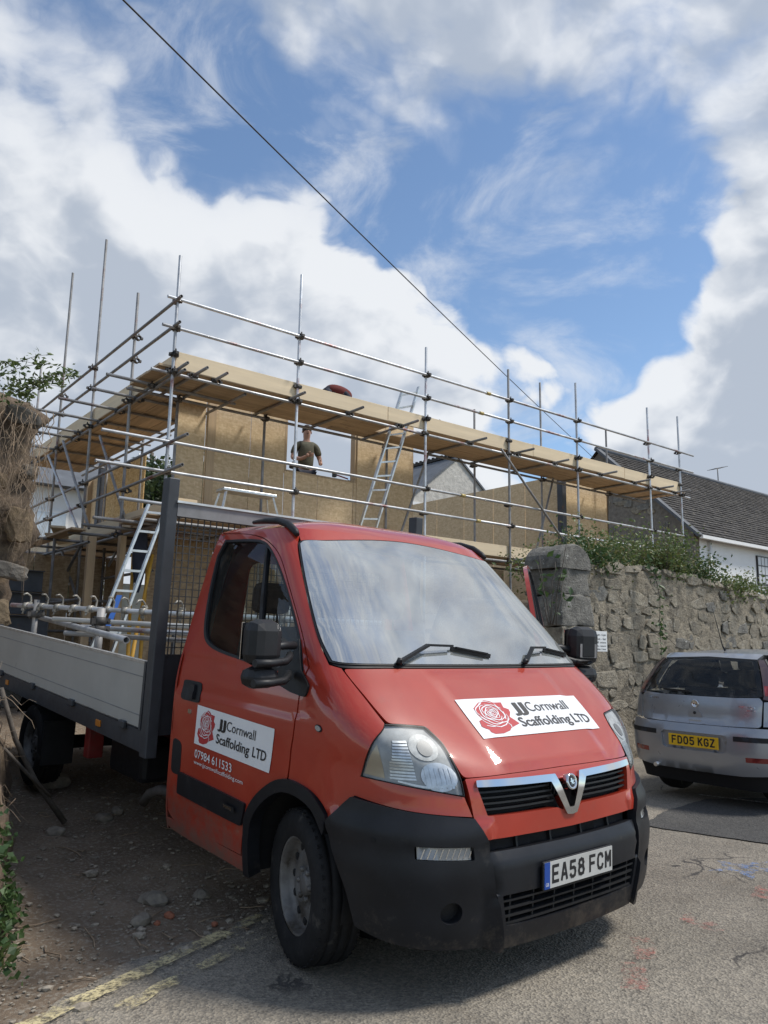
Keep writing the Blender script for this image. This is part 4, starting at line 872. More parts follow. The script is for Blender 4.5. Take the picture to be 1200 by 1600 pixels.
def decal(name,poly,m,z=.0085,step=.08,label=None,jit=.02,cat=None,kind='structure',parent=None):
    q=[]
    for i in range(len(poly)):
        a=Vector(poly[i]);b=Vector(poly[(i+1)%len(poly)]); k=max(1,int((b-a).length/.05))
        for j in range(k):
            p=a+(b-a)*j/k; q.append((p.x+jit*fb(p.x*9,p.y*9,1),p.y+jit*fb(p.x*9,p.y*9,8)))
    v2,tri,_=fill2d([q],step); me=mesh(name,[(p.x,p.y,z+.004*fb(p.x*.8,p.y*.8)) for p in v2],[t if (v2[t[1]]-v2[t[0]]).cross(v2[t[2]]-v2[t[0]])>0 else t[::-1] for t in tri])
    o=link(name,me,m,parent)
    if parent is None: tag(o,label,cat,kind=kind)
    return o
decal('road_patch',[(6.0,4.0),(6.7,4.22),(7.6,4.32),(9.5,3.2),(9.5,1.9),(7.2,2.65),(6.3,3.0),(6.15,3.5)],ASPD,label='dark tarmac repair patch on the road behind the silver car',cat='road patch',step=.2)
0 and decal('road_patch',[(7.9,4.95),(7.9,6.3),(12.5,6.3),(12.5,3.4),(9.2,4.3)],ASPD,label='dark tarmac strip under the silver car along the stone wall',cat='road patch',step=.3,z=.0125)
def paintmat(name,col,lo,hi,sc=9):
    m=bpy.data.materials.new(name); m.use_nodes=True; t=m.node_tree; b=t.nodes['Principled BSDF']; b.inputs['Base Color'].default_value=(*col,1); b.inputs['Roughness'].default_value=.8
    g=t.nodes.new('ShaderNodeNewGeometry'); x=t.nodes.new('ShaderNodeTexNoise'); x.inputs['Scale'].default_value=sc; x.inputs['Detail'].default_value=9; x.inputs['Roughness'].default_value=.75; t.links.new(g.outputs['Position'],x.inputs['Vector'])
    mr=t.nodes.new('ShaderNodeMapRange'); t.links.new(x.outputs['Fac'],mr.inputs[0]); mr.inputs[1].default_value=lo; mr.inputs[2].default_value=hi
    x2=t.nodes.new('ShaderNodeTexNoise'); x2.inputs['Scale'].default_value=55; x2.inputs['Detail'].default_value=4; x2.inputs['Roughness'].default_value=.7; t.links.new(g.outputs['Position'],x2.inputs['Vector']); mr2=t.nodes.new('ShaderNodeMapRange'); t.links.new(x2.outputs['Fac'],mr2.inputs[0]); mr2.inputs[1].default_value=.40; mr2.inputs[2].default_value=.52; mr2.inputs[3].default_value=.12
    mm=t.nodes.new('ShaderNodeMath'); mm.operation='MULTIPLY'; t.links.new(mr.outputs[0],mm.inputs[0]); t.links.new(mr2.outputs[0],mm.inputs[1]); t.links.new(mm.outputs[0],b.inputs['Alpha']); return m
YLP=paintmat('worn_yellow_road_paint',(.56,.48,.27),.40,.53,6); WLP=paintmat('worn_white_road_paint',(.6,.6,.57),.36,.46); BSP=paintmat('blue_spray',(.06,.17,.42),.46,.66,14); RSP=paintmat('red_spray',(.42,.10,.08),.47,.75,10)
def strip(p,q,w): 
    p,q=Vector(p),Vector(q); d=(q-p).normalized(); n=Vector((-d.y,d.x))*w/2; return [tuple(p+n),tuple(q+n),tuple(q-n),tuple(p-n)][::-1]
decal('yellow_line',strip((.2,3.05),(2.3,3.93),.085),YLP,.014,label='worn yellow kerb line nearest the muddy driveway',cat='road marking',step=.1)
decal('yellow_line',strip((.4,2.93),(2.15,3.66),.075),paintmat('faded_yellow_road_paint',(.56,.48,.27),.48,.58,5),.014,label='broken faded yellow line on the road side of the pair',cat='road marking',step=.1)
decal('white_line',strip((7.70,4.45),(8.05,3.1),.055),WLP,.020,label='thin white parking bay line behind the silver car',cat='road marking',jit=.01)
decal('spray_mark',[(5.15,2.95),(5.3,2.82),(5.2,2.66),(5.38,2.74),(5.6,2.6),(5.52,2.78),(5.75,2.8),(5.5,2.9),(5.45,3.05),(5.33,2.92)],BSP,.014,label='blue spray painted mark on the road',cat='spray mark')
for k,(x,y,a,l) in enumerate([(5.0,2.5,.3,.26),(4.18,2.45,1.2,.25),(3.28,2.26,.6,.3),(3.6,2.42,.7,.32)]):
    d=Vector((math.cos(a),math.sin(a)))*l/2
    decal('spray_mark',strip((x-d.x,y-d.y),(x+d.x,y+d.y),.11),RSP,.014,label=['short red spray mark beside the blue one','faint red spray dash on pale tarmac','red spray smudge nearest the truck bumper','long faint red spray smear on the tarmac'][k],cat='spray mark',jit=.05)
# loose stones on the driveway
def rock(r,seed,sq=.7,n=2):
    bm=bmesh.new(); bmesh.ops.create_icosphere(bm,subdivisions=n,radius=r)
    for v_ in bm.verts:
        k=1+.32*noise.noise(v_.co*(1.1/r)+Vector((seed,seed*2,0)))+.12*noise.noise(v_.co*(3/r)+Vector((seed,0,0))); v_.co*=k; v_.co.z*=sq
    me=bpy.data.meshes.new('stone'); bm.to_mesh(me); bm.free(); return me
def drop(o,x,y,sink=.0): o.location=(x,y,soil(x,y)+sink)
RKM=mat('loose_stone',(.20,.175,.14),.95,var=(14,.35),bump=(30,.6,.01)); BRK=mat('brick_orange',(.30,.11,.06),.9,var=(12,.3))
big=[(1.92,4.48,.085,RKM,'large grey stone lying on the driveway mud'),(2.18,4.41,.05,RKM,'pale grey fist-sized stone beside the large stone'),(1.73,4.19,.055,RKM,'flat mossy grey stone chipped at one end'),(2.15,7.45,.17,RKM,'broad flat slab of rock near the rear wheel'),(1.78,5.94,.07,RKM,'small pale rock at the foot of the leaning stick'),(2.21,6.2,.07,RKM,'angular stone in the mud halfway along the truck'),(2.35,6.3,.05,RKM,'small angular stone next to a larger one in the mud'),(1.90,4.22,.03,BRK,'orange brick fragment on the driveway mud'),(1.80,4.14,.018,BRK,'tiny orange brick chip beside the flat stone'),(2.05,3.98,.018,BRK,'small orange chip by the yellow line'),(1.95,3.85,.025,RKM,'small round pebble by the yellow line')]
for k,(x,y,r,m,l) in enumerate(big):
    me=rock(r,k*3.1,.55 if r>.06 else .75); o=link('stone',me,m); o.rotation_euler=(0,0,k); drop(o,x,y,r*.16); tag(o,l,'stone')
# gravel and rubble crumbs too small and many to count
V=[];F=[]; base=rock(1,4.4,.7,1); bv=[v_.co.copy() for v_ in base.vertices]; bf=[tuple(p.vertices) for p in base.polygons]
for k in range(5200):
    x=rnd.uniform(.6,5.5); y=edge_y(x)+rnd.expovariate(.45)-.25
    if y>11: continue
    r=rnd.choice([.003,.004,.005,.006,.008,.012])*rnd.uniform(.6,1.3)
    if rnd.random()<.025: r*=3.2
    a=rnd.uniform(0,6.28); o=len(V); zc=soil(x,y); V+=[(x+(p.x*math.cos(a)-p.y*math.sin(a))*r*1.2,y+(p.x*math.sin(a)+p.y*math.cos(a))*r,zc+p.z*r) for p in bv]; F+=[tuple(i+o for i in q) for q in bf]
tag(link('gravel',mesh('gravel',V,F),mat('pale_gravel',(.27,.235,.185),.95,coord='World',var=(30,.5))),'scattered small stones and rubble crumbs over the mud','gravel',kind='stuff')
# twigs and straw
V=MB()
for k in range(70):
    x=rnd.uniform(.7,3.2); y=edge_y(x)+rnd.uniform(-.2,3.0); a=rnd.uniform(0,3.14); l=rnd.uniform(.05,.25); pts=[]
    for i in range(4): t=i/3; xx=x+math.cos(a)*l*t+.02*gauss(); yy=y+math.sin(a)*l*t+.02*gauss(); pts.append((xx,yy,soil(xx,yy)+.006))
    V.tube(pts,.0035,4)
tag(V.build('twigs',ROOT),'thin dry twigs littered over the driveway mud','twigs',kind='stuff')
# ================================================================= SCAFFOLD
SF=empty('scaffold',(4.15,10.21,.5)); tag(SF,'two-lift tubular steel scaffold with timber decks wrapped round the new house','scaffold')
def unit_tube():
    m=MB(); n=10
    v=[(.0242*math.cos(2*math.pi*k/n),.0242*math.sin(2*math.pi*k/n),z) for z in (0,1) for k in range(n)]
    vi=[(.019*math.cos(2*math.pi*k/n),.019*math.sin(2*math.pi*k/n),z) for z in (0,1) for k in range(n)]
    m.add(v,[(k,(k+1)%n,n+(k+1)%n,n+k) for k in range(n)],True); m.add(vi,[((k+1)%n,k,n+k,n+(k+1)%n) for k in range(n)],True)
    o=0; m.f+=[(k,2*n+k,2*n+(k+1)%n,(k+1)%n) for k in range(n)]+[(n+(k+1)%n,3*n+(k+1)%n,3*n+k,n+k) for k in range(n)]; m.sm+=[False]*(2*n)
    return m.me('tube',fix=False)
UT={}
def tube(name,p,q,m=GALV,parent=SF,r=1.0):
    if m.name not in UT: UT[m.name]=unit_tube(); UT[m.name].materials.append(m)
    p,q=Vector(p),Vector(q); d=q-p; o=bpy.data.objects.new(name,UT[m.name]); COL.objects.link(o)
    M=d.to_track_quat('Z','Y').to_matrix().to_4x4()@Matrix.Diagonal((r,r,d.length,1)); M.translation=p
    if parent: o.parent=parent; o.matrix_local=Matrix.Translation(-Vector(parent.location))@M
    else: o.matrix_local=M
    return o
def coupler_mesh():
    m=MB()
    for ax in ('z','x'):
        off=(0,0,0) if ax=='z' else (0,.05,0)
        m.lathe([(.026,-.026),(.035,-.026),(.035,.026),(.026,.026)],ax,10,off)
    m.box((.040,-.005,0),(.03,.03,.04)); m.box((-.042,.0,0),(.028,.034,.036)); m.box((0,.09,.0),(.036,.03,.03)); m.tube([(.045,-.03,0),(.045,.02,0)],.009,6); m.tube([(0,.05,.03),(0,.05,.06)],.010,6)
    return m.me('coupler')
CM=coupler_mesh(); CM.materials.append(COUP)
def coupler(x,y,z,rz=0):
    o=bpy.data.objects.new('coupler',CM); COL.objects.link(o); o.parent=SF; o.scale=(1.25,)*3; o.location=Vector((x,y,z))-Vector(SF.location); o.rotation_euler=(0,0,rz+rnd.choice((0,math.pi))); return o
YF=10.213; SX=[4.15,6.25,9.0,11.23,13.41,16.17,17.52]; ST=[7.09,7.48,6.94,7.05,7.27,7.28,7.33]
for x,t in zip(SX,ST):
    tube('standard',(x,YF,gz(x,YF)-.02),(x,YF,t),GALV if x not in (11.23,) else GALVD)
    MB().box((x-SF.location.x,YF-SF.location.y,gz(x,YF)-SF.location.z+.012),(.15,.15,.03)).build('base_plate',COUP,SF)
XL=4.15; RY=[11.88,13.8,15.88,17.75]; RT=[7.11,8.88,9.02,7.45]
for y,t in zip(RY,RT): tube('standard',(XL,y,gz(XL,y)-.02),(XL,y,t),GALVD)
IX=[4.75,6.34,9.05,11.45,13.63,16.16]; IT=[5.5,5.45,5.5,6.53,7.64,7.01]
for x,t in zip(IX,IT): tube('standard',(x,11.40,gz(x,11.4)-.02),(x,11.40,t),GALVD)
for y in (12.7,14.6,16.6): tube('standard',(5.42,y,gz(5.4,y)-.02),(5.42,y,5.5),GALVD)
# front guard rails (two pieces, spigot joint) , ledgers
def run(name,y,z,x0,x1,joint,m=GALV):
    tube(name,(x0,y,z),(joint,y,z),m); tube(name,(joint-.03,y-.003,z),(x1,y-.003,z),m)
    return z
yo=YF-.05
for z,x0,x1,j in ((6.386,3.98,18.1,10.6),(5.943,3.93,18.05,10.4),(4.245,3.20,17.6,9.9),(3.811,3.15,17.6,10.3)):
    run('guard_rail',yo,z,x0,x1,j)
    for x in SX: coupler(x,YF,z,math.pi)
for z,m in ((5.285,GALV),(3.12,GALVD)):
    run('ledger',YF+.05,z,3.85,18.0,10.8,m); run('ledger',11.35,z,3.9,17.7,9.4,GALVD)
    for x in SX: coupler(x,YF,z)
    for x in IX: coupler(x,11.40,z,math.pi)
for x in SX: coupler(x,YF,5.55)
# couplers joining rails (sleeves)
for x,z in ((10.6,6.386),(10.4,5.943),(9.9,4.245),(10.3,3.811)):
    o=MB().tube([(x-.06-SF.location.x,yo-SF.location.y,z-SF.location.z),(x+.05-SF.location.x,yo-SF.location.y,z-SF.location.z)],.034,8).build('sleeve',mat('yellow_zinc',(.42,.33,.13),.5,.3),SF)
# transoms front
for x in (4.19,4.52,4.82,6.17,7.28,8.45,10.2,11.5,12.66,14.3,15.55,16.6,17.3):
    e=.04*gauss(); tube('transom',(x+e*.5,9.86-abs(e),5.335),(x+e,11.52,5.335),GALVD); coupler(x,YF+.05,5.32,math.pi/2)
for x in (4.3,5.6,7.0,8.4,9.9,11.4,12.8,14.3,15.8,17.0): tube('transom',(x,9.95,3.165),(x,11.5,3.165),GALVD)
# return rails and ledgers
for z,e in ((6.345,9.95),(5.955,9.95),(4.20,9.45),(3.80,9.55)):
    tube('guard_rail',(XL-.05,e,z),(XL-.05,18.4,z),GALVD)
    for y in RY: coupler(XL,y,z,math.pi/2)
for z in (5.25,3.09):
    tube('ledger',(XL+.05,9.9,z),(XL+.05,18.2,z),GALVD); tube('ledger',(5.37,10.3,z),(5.37,18.2,z),GALVD)
    for y in RY: coupler(XL,y,z,-math.pi/2)
for k,(y,x0) in enumerate(((10.95,3.45),(11.75,3.5),(12.6,3.25),(13.5,3.1),(14.5,3.3),(15.0,3.2),(16.2,3.3),(17.2,3.3))):
    tube('transom',(x0,y,5.295),(5.55,y+.03,5.295),GALVD); coupler(XL+.05,y,5.27,math.pi/2)
for k,y in enumerate((10.7,11.5,12.5,13.6,14.8,16.0,17.2)): tube('transom',(3.35+.1*(k%3),y,3.135),(5.5,y,3.135),GALVD)
tube('transom',(3.3,9.6,3.25),(5.2,9.62,3.23),GALV)
# braces
tube('brace',(10.88,10.10,5.30),(12.7,10.10,3.70),GALVD); tube('brace',(10.35,11.30,6.05),(9.2,11.32,3.2),GALVD); tube('brace',(14.05,11.3,5.7),(13.2,11.32,3.3),GALVD); tube('brace',(16.0,10.10,3.3),(17.6,10.1,1.6),GALVD)
tube('brace',(4.08,16.2,5.15),(4.08,13.7,3.3),GALV); tube('brace',(4.02,15.0,5.2),(4.02,13.0,3.3),GALVD); tube('brace',(4.2,13.4,5.0),(4.2,11.8,3.3),GALVD); tube('brace',(4.05,14.6,3.1),(4.05,12.4,1.3),GALVD); tube('brace',(4.0,13.2,3.1),(4.0,16.2,1.2),GALVD); tube('brace',(5.37,12.6,3.0),(5.37,15.2,.9),GALVD)
for x,y,z1 in ((3.55,13.2,3.1),(3.6,15.0,3.1),(4.6,13.9,3.1),(4.9,15.6,3.1),(3.5,16.6,3.1)): tube('standard',(x,y,gz(x,y)),(x,y,z1),GALVD)
for y,z in ((13.2,2.1),(15.0,2.1),(13.9,1.6),(16.6,2.2)): tube('transom',(3.2,y,z),(5.3,y,z+.03),GALVD)
for x,z in ((3.55,2.05),(3.6,2.9),(4.6,2.55)): tube('ledger',(x,11.6,z),(x,17.0,z),GALVD)
tube('brace',(3.5,12.6,1.0),(3.5,15.4,3.0),GALVD); tube('brace',(4.7,16.2,1.2),(4.7,13.6,3.0),GALV)
# boards
def board(name,p,q,w,t,m,up=(0,0,1),parent=SF):
    p,q=Vector(p),Vector(q); d=(q-p); l=d.length; x=d.normalized(); z=Vector(up); y=z.cross(x).normalized(); z=x.cross(y)
    me=MB().box((l/2,0,0),(l,w,t),bev=.004).me(name); me.materials.append(m); o=bpy.data.objects.new(name,me); COL.objects.link(o); M=Matrix((x,y,z)).transposed().to_4x4(); M.translation=p
    if parent: o.parent=parent; o.matrix_local=Matrix.Translation(-Vector(parent.location))@M
    else: o.matrix_local=M
    return o
for zz,mt in ((5.38,BOARD),(3.21,BOARD)):
    for r in range(5):
        y=10.36+r*.232; xs=[3.95,7.5,9.15 if (r==0 and zz>5) else 11.3,15.0,17.75]
        st_=[3.95+ (0 if r%2 else .0),7.6+.25*(r%2),11.4-.2*(r%2),15.1+.2*(r%2),17.75]
        for a,b in zip(st_[:-1],st_[1:]):
            segs=[(a+.006,b-.006)]
            if r in (0,1,2) and zz>5 and a<8.6<b: segs=[(a+.006,8.40),(9.12,b-.006)]
            for p0,p1 in segs: board('deck_board',(p0,y,zz+.004*gauss()),(p1,y,zz+.004*gauss()),.224,.038,mt)
    for r in range(5):
        x=4.30+r*.232; cut=[11.53,15.0+.3*(r%2),18.3]
        for a,b in zip(cut[:-1],cut[1:]): board('deck_board',(x,a+.006,zz-.03+.004*gauss()),(x,b-.006,zz-.03+.004*gauss()),.224,.038,mt)
# toe boards
def toes(z,h):
    for a,b in zip((4.19,8.15,12.0,15.2),(8.14,11.99,15.19,17.62)): board('toe_board',(a,10.262,z+h/2+.006*gauss()),(b,10.262,z+h/2+.006*gauss()),.038,h,PLANK)
    for a,b in zip((10.285,13.9),(13.89,18.1)): board('toe_board',(4.205,a,z+h/2-.02+.006*gauss()),(4.205,b,z+h/2-.02),.038,h,PLANK)
toes(5.365,.255); toes(3.205,.225)
board('toe_board',(17.60,10.3,5.50),(17.60,11.4,5.50),.038,.225,PLANK)
MB().box((4.18-SF.location.x,10.262-SF.location.y,5.49-SF.location.z),(.015,.045,.24)).build('board_end_band',mat('red_end_band',(.35,.02,.02),.5),SF)
# loose boards on lower lift at the left
board('deck_board',(3.75,14.2,3.30),(4.9,16.8,3.30),.224,.038,BOARD); board('deck_board',(3.5,12.9,3.26),(4.5,15.9,3.26),.224,.038,PLANK)
for k in range(4): board('deck_board',(3.62,12.2+k*.02,3.165-.04*k),(3.62,18.0,3.165-.04*k),.224,.036,BOARD) if k==0 else None
for x in (6.8,8.1,12.2,14.9): tube('tie_tube',(x,11.1,4.9),(x,11.62,4.9),GALVD) if False else None
# ladders
def ladder(name,b0,b1,t0,t1,n,label,group=None):
    o=empty(name,tuple((Vector(b0)+Vector(b1))/2)); tag(o,label,'ladder',group); L0=Vector(o.location)
    for p,q in ((b0,t0),(b1,t1)):
        MB().bar(Vector(p)-L0,Vector(q)-L0,.028,.068,(0,1,0)).build('stile',ALU,o)
    for k in range(n):
        t=(k+.6)/n; p=Vector(b0).lerp(Vector(t0),t)-L0; q=Vector(b1).lerp(Vector(t1),t)-L0; MB().bar(p,q,.03,.03,(0,1,0)).build('rung',ALU,o)
    return o
ladder('ladder',(7.86,10.75,3.23),(8.16,10.68,3.23),(8.72,10.55,6.13),(9.05,10.47,6.25),11,'aluminium ladder rising through the upper scaffold deck')
L2=ladder('ladder',(3.00,10.02,.60),(3.30,10.02,.60),(3.88,10.08,3.30),(4.12,10.06,3.30),10,'aluminium ladder with blue sticker leaning against the lower deck corner')
sk=MB(); sk.add([Vector((3.385,9.985,1.62)),Vector((3.455,9.985,1.62)),Vector((3.58,9.985,2.05)),Vector((3.51,9.985,2.05))],[(0,1,2,3)]); s_=sk.build('sticker',BLUE,L2); s_.matrix_parent_inverse=Matrix.Translation(-L2.location)
# hop-up platform
hp=empty('step_platform',(5.8,10.9,3.23)); tag(hp,'folding aluminium step platform standing on the lower scaffold deck','platform')
MB().box((0,0,.60),(.95,.28,.05),bev=.008).build('platform_top',ALU,hp)
for sx in (-1,1):
    for sy in (-1,1): MB().bar((sx*.42,sy*.11,.58),(sx*.56,sy*.20,0),.03,.03).build('leg',ALU,hp)
    MB().bar((sx*.50,-.16,.25),(sx*.50,.16,.25),.03,.03).build('cross_bar',ALU,hp)
# ================================================================= NEW TIMBER HOUSE
HS=empty('timber_frame_house',(4.82,11.6,.6)); tag(HS,'unfinished timber frame house clad in oriented strand board','building'); HL=Vector(HS.location)
def hbox(name,c,d,m,bev=.0): return MB().box(Vector(c)-HL,d,bev=bev).build(name,m,HS)
YW=11.62
def osbrow(x0,x1,z0,z1,m=OSB,y=YW,w=.6):
    x=x0; k=0
    while x<x1-.02:
        b=min(x1,x+w*(1 if k%3 else .9)); hbox('osb_panel',((x+b)/2,y+.009+.002*gauss(),(z0+z1)/2),(b-x-.014,.018,z1-z0-.006),m); x=b; k+=1
osbrow(4.82,5.395,3.3,5.95); hbox('batten',(5.46,YW-.008,4.62),(.145,.03,2.6),TIMB); osbrow(5.53,6.90,3.3,5.95,w=.75); osbrow(6.90,8.50,3.3,4.50,w=.8); osbrow(8.50,9.90,3.3,5.95,w=.75)
hbox('window_post',(6.93,YW+.09,5.2),(.045,.14,1.4),TIMB); hbox('window_post',(8.49,YW+.09,5.2),(.06,.14,1.4),TIMB); hbox('window_sill',(7.70,YW+.08,4.515),(1.5,.16,.03),TIMB)
hbox('window_post',(9.90,YW+.06,4.6),(.05,.10,2.6),TIMB)
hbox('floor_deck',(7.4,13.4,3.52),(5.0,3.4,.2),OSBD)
for y0,y1 in (): hbox('osb_panel',(4.83,(y0+y1)/2,4.55),(.018,y1-y0-.008,2.5),OSB)
# lower storey
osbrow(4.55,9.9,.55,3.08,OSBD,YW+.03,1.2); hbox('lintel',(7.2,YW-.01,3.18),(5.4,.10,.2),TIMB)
hbox('door_panel',(4.345,YW+.06,1.45),(.42,.04,1.75),mat('pale_door',(.42,.42,.36),.7,var=(3,.1))); hbox('corner_stud',(4.12,YW+.05,1.8),(.09,.12,2.5),TIMB)
hbox('corner_stud',(3.80,12.1,1.8),(.12,.09,2.5),TIMB)
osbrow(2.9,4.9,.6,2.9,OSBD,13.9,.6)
# side wing
for k in range(5):
    y0=11.7+k*1.1; y1=min(17.2,y0+1.1); hbox('osb_panel',(14.66,(y0+y1)/2,4.05),(.018,y1-y0-.014,3.1),OSB)
hbox('steel_column',(14.62,11.62,4.3),(.14,.16,2.9),IBEAM); osbrow(14.74,16.42,2.6,5.72,OSB,YW,.62); hbox('window_post',(16.45,YW+.04,4.2),(.06,.1,3.0),TIMB)
osbrow(9.95,14.6,2.2,3.4,OSBD,13.5,1.2)
# left wing facing the yard
for k in range(3):
    y0=14.9+k*.8; hbox('osb_panel',(5.62,y0+.4,4.25),(.018,.79,2.0-.06*(2-k)),OSBN)
hbox('steel_column',(5.60,17.45,4.3),(.15,.18,2.3),IBEAM); hbox('osb_panel',(5.66,17.95,4.2),(.018,.7,2.0),OSB); hbox('corner_stud',(5.6,18.3,4.1),(.1,.1,2.2),TIMB)
hbox('timber_block',(4.75,11.05,3.42),(.42,.30,.38),PLANK)
# props, beams, garments under the lower deck
def thing1(name,mb,m,label,cat,group=None): return tag(mb.build(name,m),label,cat,group)
for k,(x,y,dx,l) in enumerate(((4.40,11.35,.02,'yellow steel prop standing upright beside the pale door'),(4.18,11.2,-.05,'yellow steel prop at the ladder side of the pale door'),(4.05,11.0,.30,'yellow steel prop leaning over to the corner stud'))):
    p=empty('prop',(x,y,gz(x,y))); tag(p,l,'prop'); MB().tube([(0,0,0),(dx*.5,0,1.3)],.03,8).build('outer_tube',YEL,p); MB().tube([(dx*.5,0,1.25),(dx,0,2.35)],.024,8).build('inner_tube',YEL,p); MB().box((0,0,.005),(.14,.14,.01)).build('base_plate',YEL,p)
for k in range(3):
    b=MB(); x0,y0,z0=2.75,12.5,1.50+k*.34
    for dz,w,h in ((0,.20,.012),(.31,.20,.012),(.155,.012,.31)): b.bar((x0-.5,y0+.02*k,z0+dz),(x0+.62-.06*k,y0+.02*k,z0+dz),w,h)
    thing1('steel_beam',b,IBEAM,['lowest dark steel beam of the stack by the broken wall','middle dark steel beam of the stack by the broken wall','topmost dark steel beam of the stack by the broken wall'][k],'beam')
thing1('timber_bearer',MB().box((2.9,12.5,1.0),(.25,.3,1.0)),TIMB,'timber bearer holding up the stack of steel beams','bearer')
gm=MB(); v=[];n=10
for k in range(9):
    t=k/8; r=.10*math.sin(math.pi*min(1,.25+t*.72))+.012; 
    for i in range(n): a=2*math.pi*i/n; v.append((4.17+r*math.cos(a)*(1+.2*math.sin(3*a)),11.02+r*.5*math.sin(a),3.06-.90*t))
gm.add(v,[(k*n+i,k*n+(i+1)%n,(k+1)*n+(i+1)%n,(k+1)*n+i) for k in range(8) for i in range(n)],True); thing1('hanging_jacket',gm,NAVY,'dark jacket hanging below the lower deck beside the ladder','jacket')
# ================================================================= SILVER HATCHBACK
CR=empty('parked_car',(7.2,4.2,.03)); tag(CR,'silver three-door hatchback parked beside the rubble stone wall, seen from behind','car')
CS=Surf([(.15,.75,-.12,-.5,4),(.20,.755,-.10,-.5,4),(.35,.79,-.02,-.5,3.6),(.5,.815,0,-.5,3.4),(.66,.82,-.005,-.5,3.4),(.715,.82,-.02,-.5,3.3),(.76,.815,-.06,-.5,3.3),(.95,.80,-.08,-.5,3.2),(1.02,.785,-.10,-.52,3.2),(1.2,.715,-.215,-.62,3.3),(1.36,.63,-.35,-.74,3.5),(1.41,.57,-.43,-.82,3.4)],-3.3,120,300)
def Tc(p): return Vector((-p[0],-p[1],p[2]))
def uy(y,z):
    i=int(round((z-CS.z0)/(CS.z1-CS.z0)*(CS.nz-1))); i=min(max(i,0),CS.nz-1); row=CS.T[i]; k=np.argmax(row[:,1]>=row[:,1].max()-1e-4); 
    return math.copysign(float(np.interp(abs(y),row[:k+1,1],np.linspace(0,1,CS.ns)[:k+1])),y)
def ux(x,z):
    i=int(round((z-CS.z0)/(CS.z1-CS.z0)*(CS.nz-1))); row=CS.T[min(max(i,0),CS.nz-1)]; return float(np.interp(-x,-row[:,0],np.linspace(0,1,CS.ns)))
CL=4.0
def cfn(x,y): return Tc(CS.P(np.array(x/CL),np.array(y)))
def cnn(x,y): return Tc(CS.N(np.array(x/CL),np.array(y)))
def cpan(name,poly,m,par=CR,holes=(),off=0,thick=.012,step=.05,rd=0,side=0):
    cv=(lambda y,z:(uy(y,z)*CL,z)) if not side else (lambda x,z:(side*ux(x,z)*CL,z))
    lp=[[cv(a,b) for a,b in q] for q in [poly]+list(holes)]
    if rd: lp=[rpoly(q,rd) for q in lp]
    return flatpanel(name,lp,cfn,cnn,step,thick,m,par,off)
def mp(h): return h+[(-a,b) for a,b in h[::-1]]
gl=mp([(0,1.005),(.40,1.008),(.60,1.018),(.622,1.03),(.585,1.15),(.53,1.28),(.485,1.352),(0,1.372)])
tg=mp([(0,.735),(.30,.737),(.60,.745),(.618,.76),(.628,.98),(.60,1.012),(.40,1.002),(0,.999)])
TG=cpan('tailgate',tg,SILV,off=.002,rd=.012)
GLW=cpan('rear_window',gl,GLD,off=.003,thick=0)
cpan('window_border',gl,DPNT,GLW,holes=[shrink(gl,.93)],off=.0015,thick=.006)
cpan('tail_spoiler',mp([(0,1.376),(.485,1.356),(.50,1.40),(.47,1.408),(0,1.409)]),SILV,off=.012,thick=.03)
for s in (1,-1):
    lc=[(s*.630,1.0),(s*.630,1.03),(s*.594,1.15),(s*.539,1.28),(s*.495,1.355),(s*.535,1.36),(s*.60,1.28),(s*.668,1.15),(s*.715,1.03),(s*.690,.985)]
    l=cpan('tail_lamp',lc,SMOKE,off=.006,thick=.03); cpan('red_section',[(s*.64,1.03),(s*.61,1.12),(s*.66,1.12),(s*.695,1.03)],REDL,l,off=.0065,thick=.004); cpan('lens_edge',[(s*.672,1.15),(s*.605,1.28),(s*.54,1.36),(s*.548,1.365),(s*.615,1.28),(s*.684,1.15),(s*.732,1.03),(s*.718,1.03)],DPNT,l,off=.007,thick=.01)
    cpan('rear_quarter',[(s*.635,.755),(s*.638,.975),(s*.695,.98),(s*.73,1.02),(s*.775,1.0),(s*.805,.93),(s*.812,.76)],SILV,off=.002)
    # body side
    cpan('body_side',[(-.5,.73),(-.5,1.0),(-3.2,.98),(-3.2,.45),(-2.9,.25),(-1.0,.25),(-.85,.5),(-.6,.55),(-.45,.5)],SILV,side=s,step=.12,off=.002)
    cpan('roof_pillar',[(-.46,1.0),(-.62,1.03),(-.72,1.25),(-.86,1.405),(-.72,1.405),(-.58,1.33)],SILV,side=s,step=.08,off=.002)
    cpan('side_window',[(-.66,1.02),(-.76,1.25),(-.92,1.37),(-2.0,1.37),(-2.6,1.0)],GLD,side=s,step=.15,off=0,thick=0)
    cpan('roof_rail',[(-.86,1.38),(-2.0,1.378),(-2.1,1.405),(-.88,1.405)],SILV,side=s,step=.15,off=.002)
    cpan('bumper_strip',[(s*.40,.655),(s*.78,.66),(s*.78,.615),(s*.40,.61)],BLKP,off=.012,thick=.02,rd=.006)
    cpan('reflector',[(s*.50,.475),(s*.68,.48),(s*.68,.435),(s*.50,.432)],REDL,off=.01,thick=.02,rd=.005)
pr_=mp([(0,.655),(.31,.655),(.345,.63),(.33,.51),(.30,.49),(0,.488)])
bp_=mp([(0,.727),(.50,.73),(.80,.735),(.80,.6),(.79,.40),(.74,.33),(.45,.30),(0,.295)])
BU=cpan('bumper',bp_,SILV,holes=[pr_],off=.008,thick=.05,rd=.01)
cpan('plate_recess',pr_,SILV,BU,off=-.02,thick=0); cpan('bumper_shade_panel',mp([(0,.292),(.74,.325),(.75,.155),(0,.155)]),DARK,off=-.02,thick=.02)  # near-black sheet below the bumper carries the shade under the car
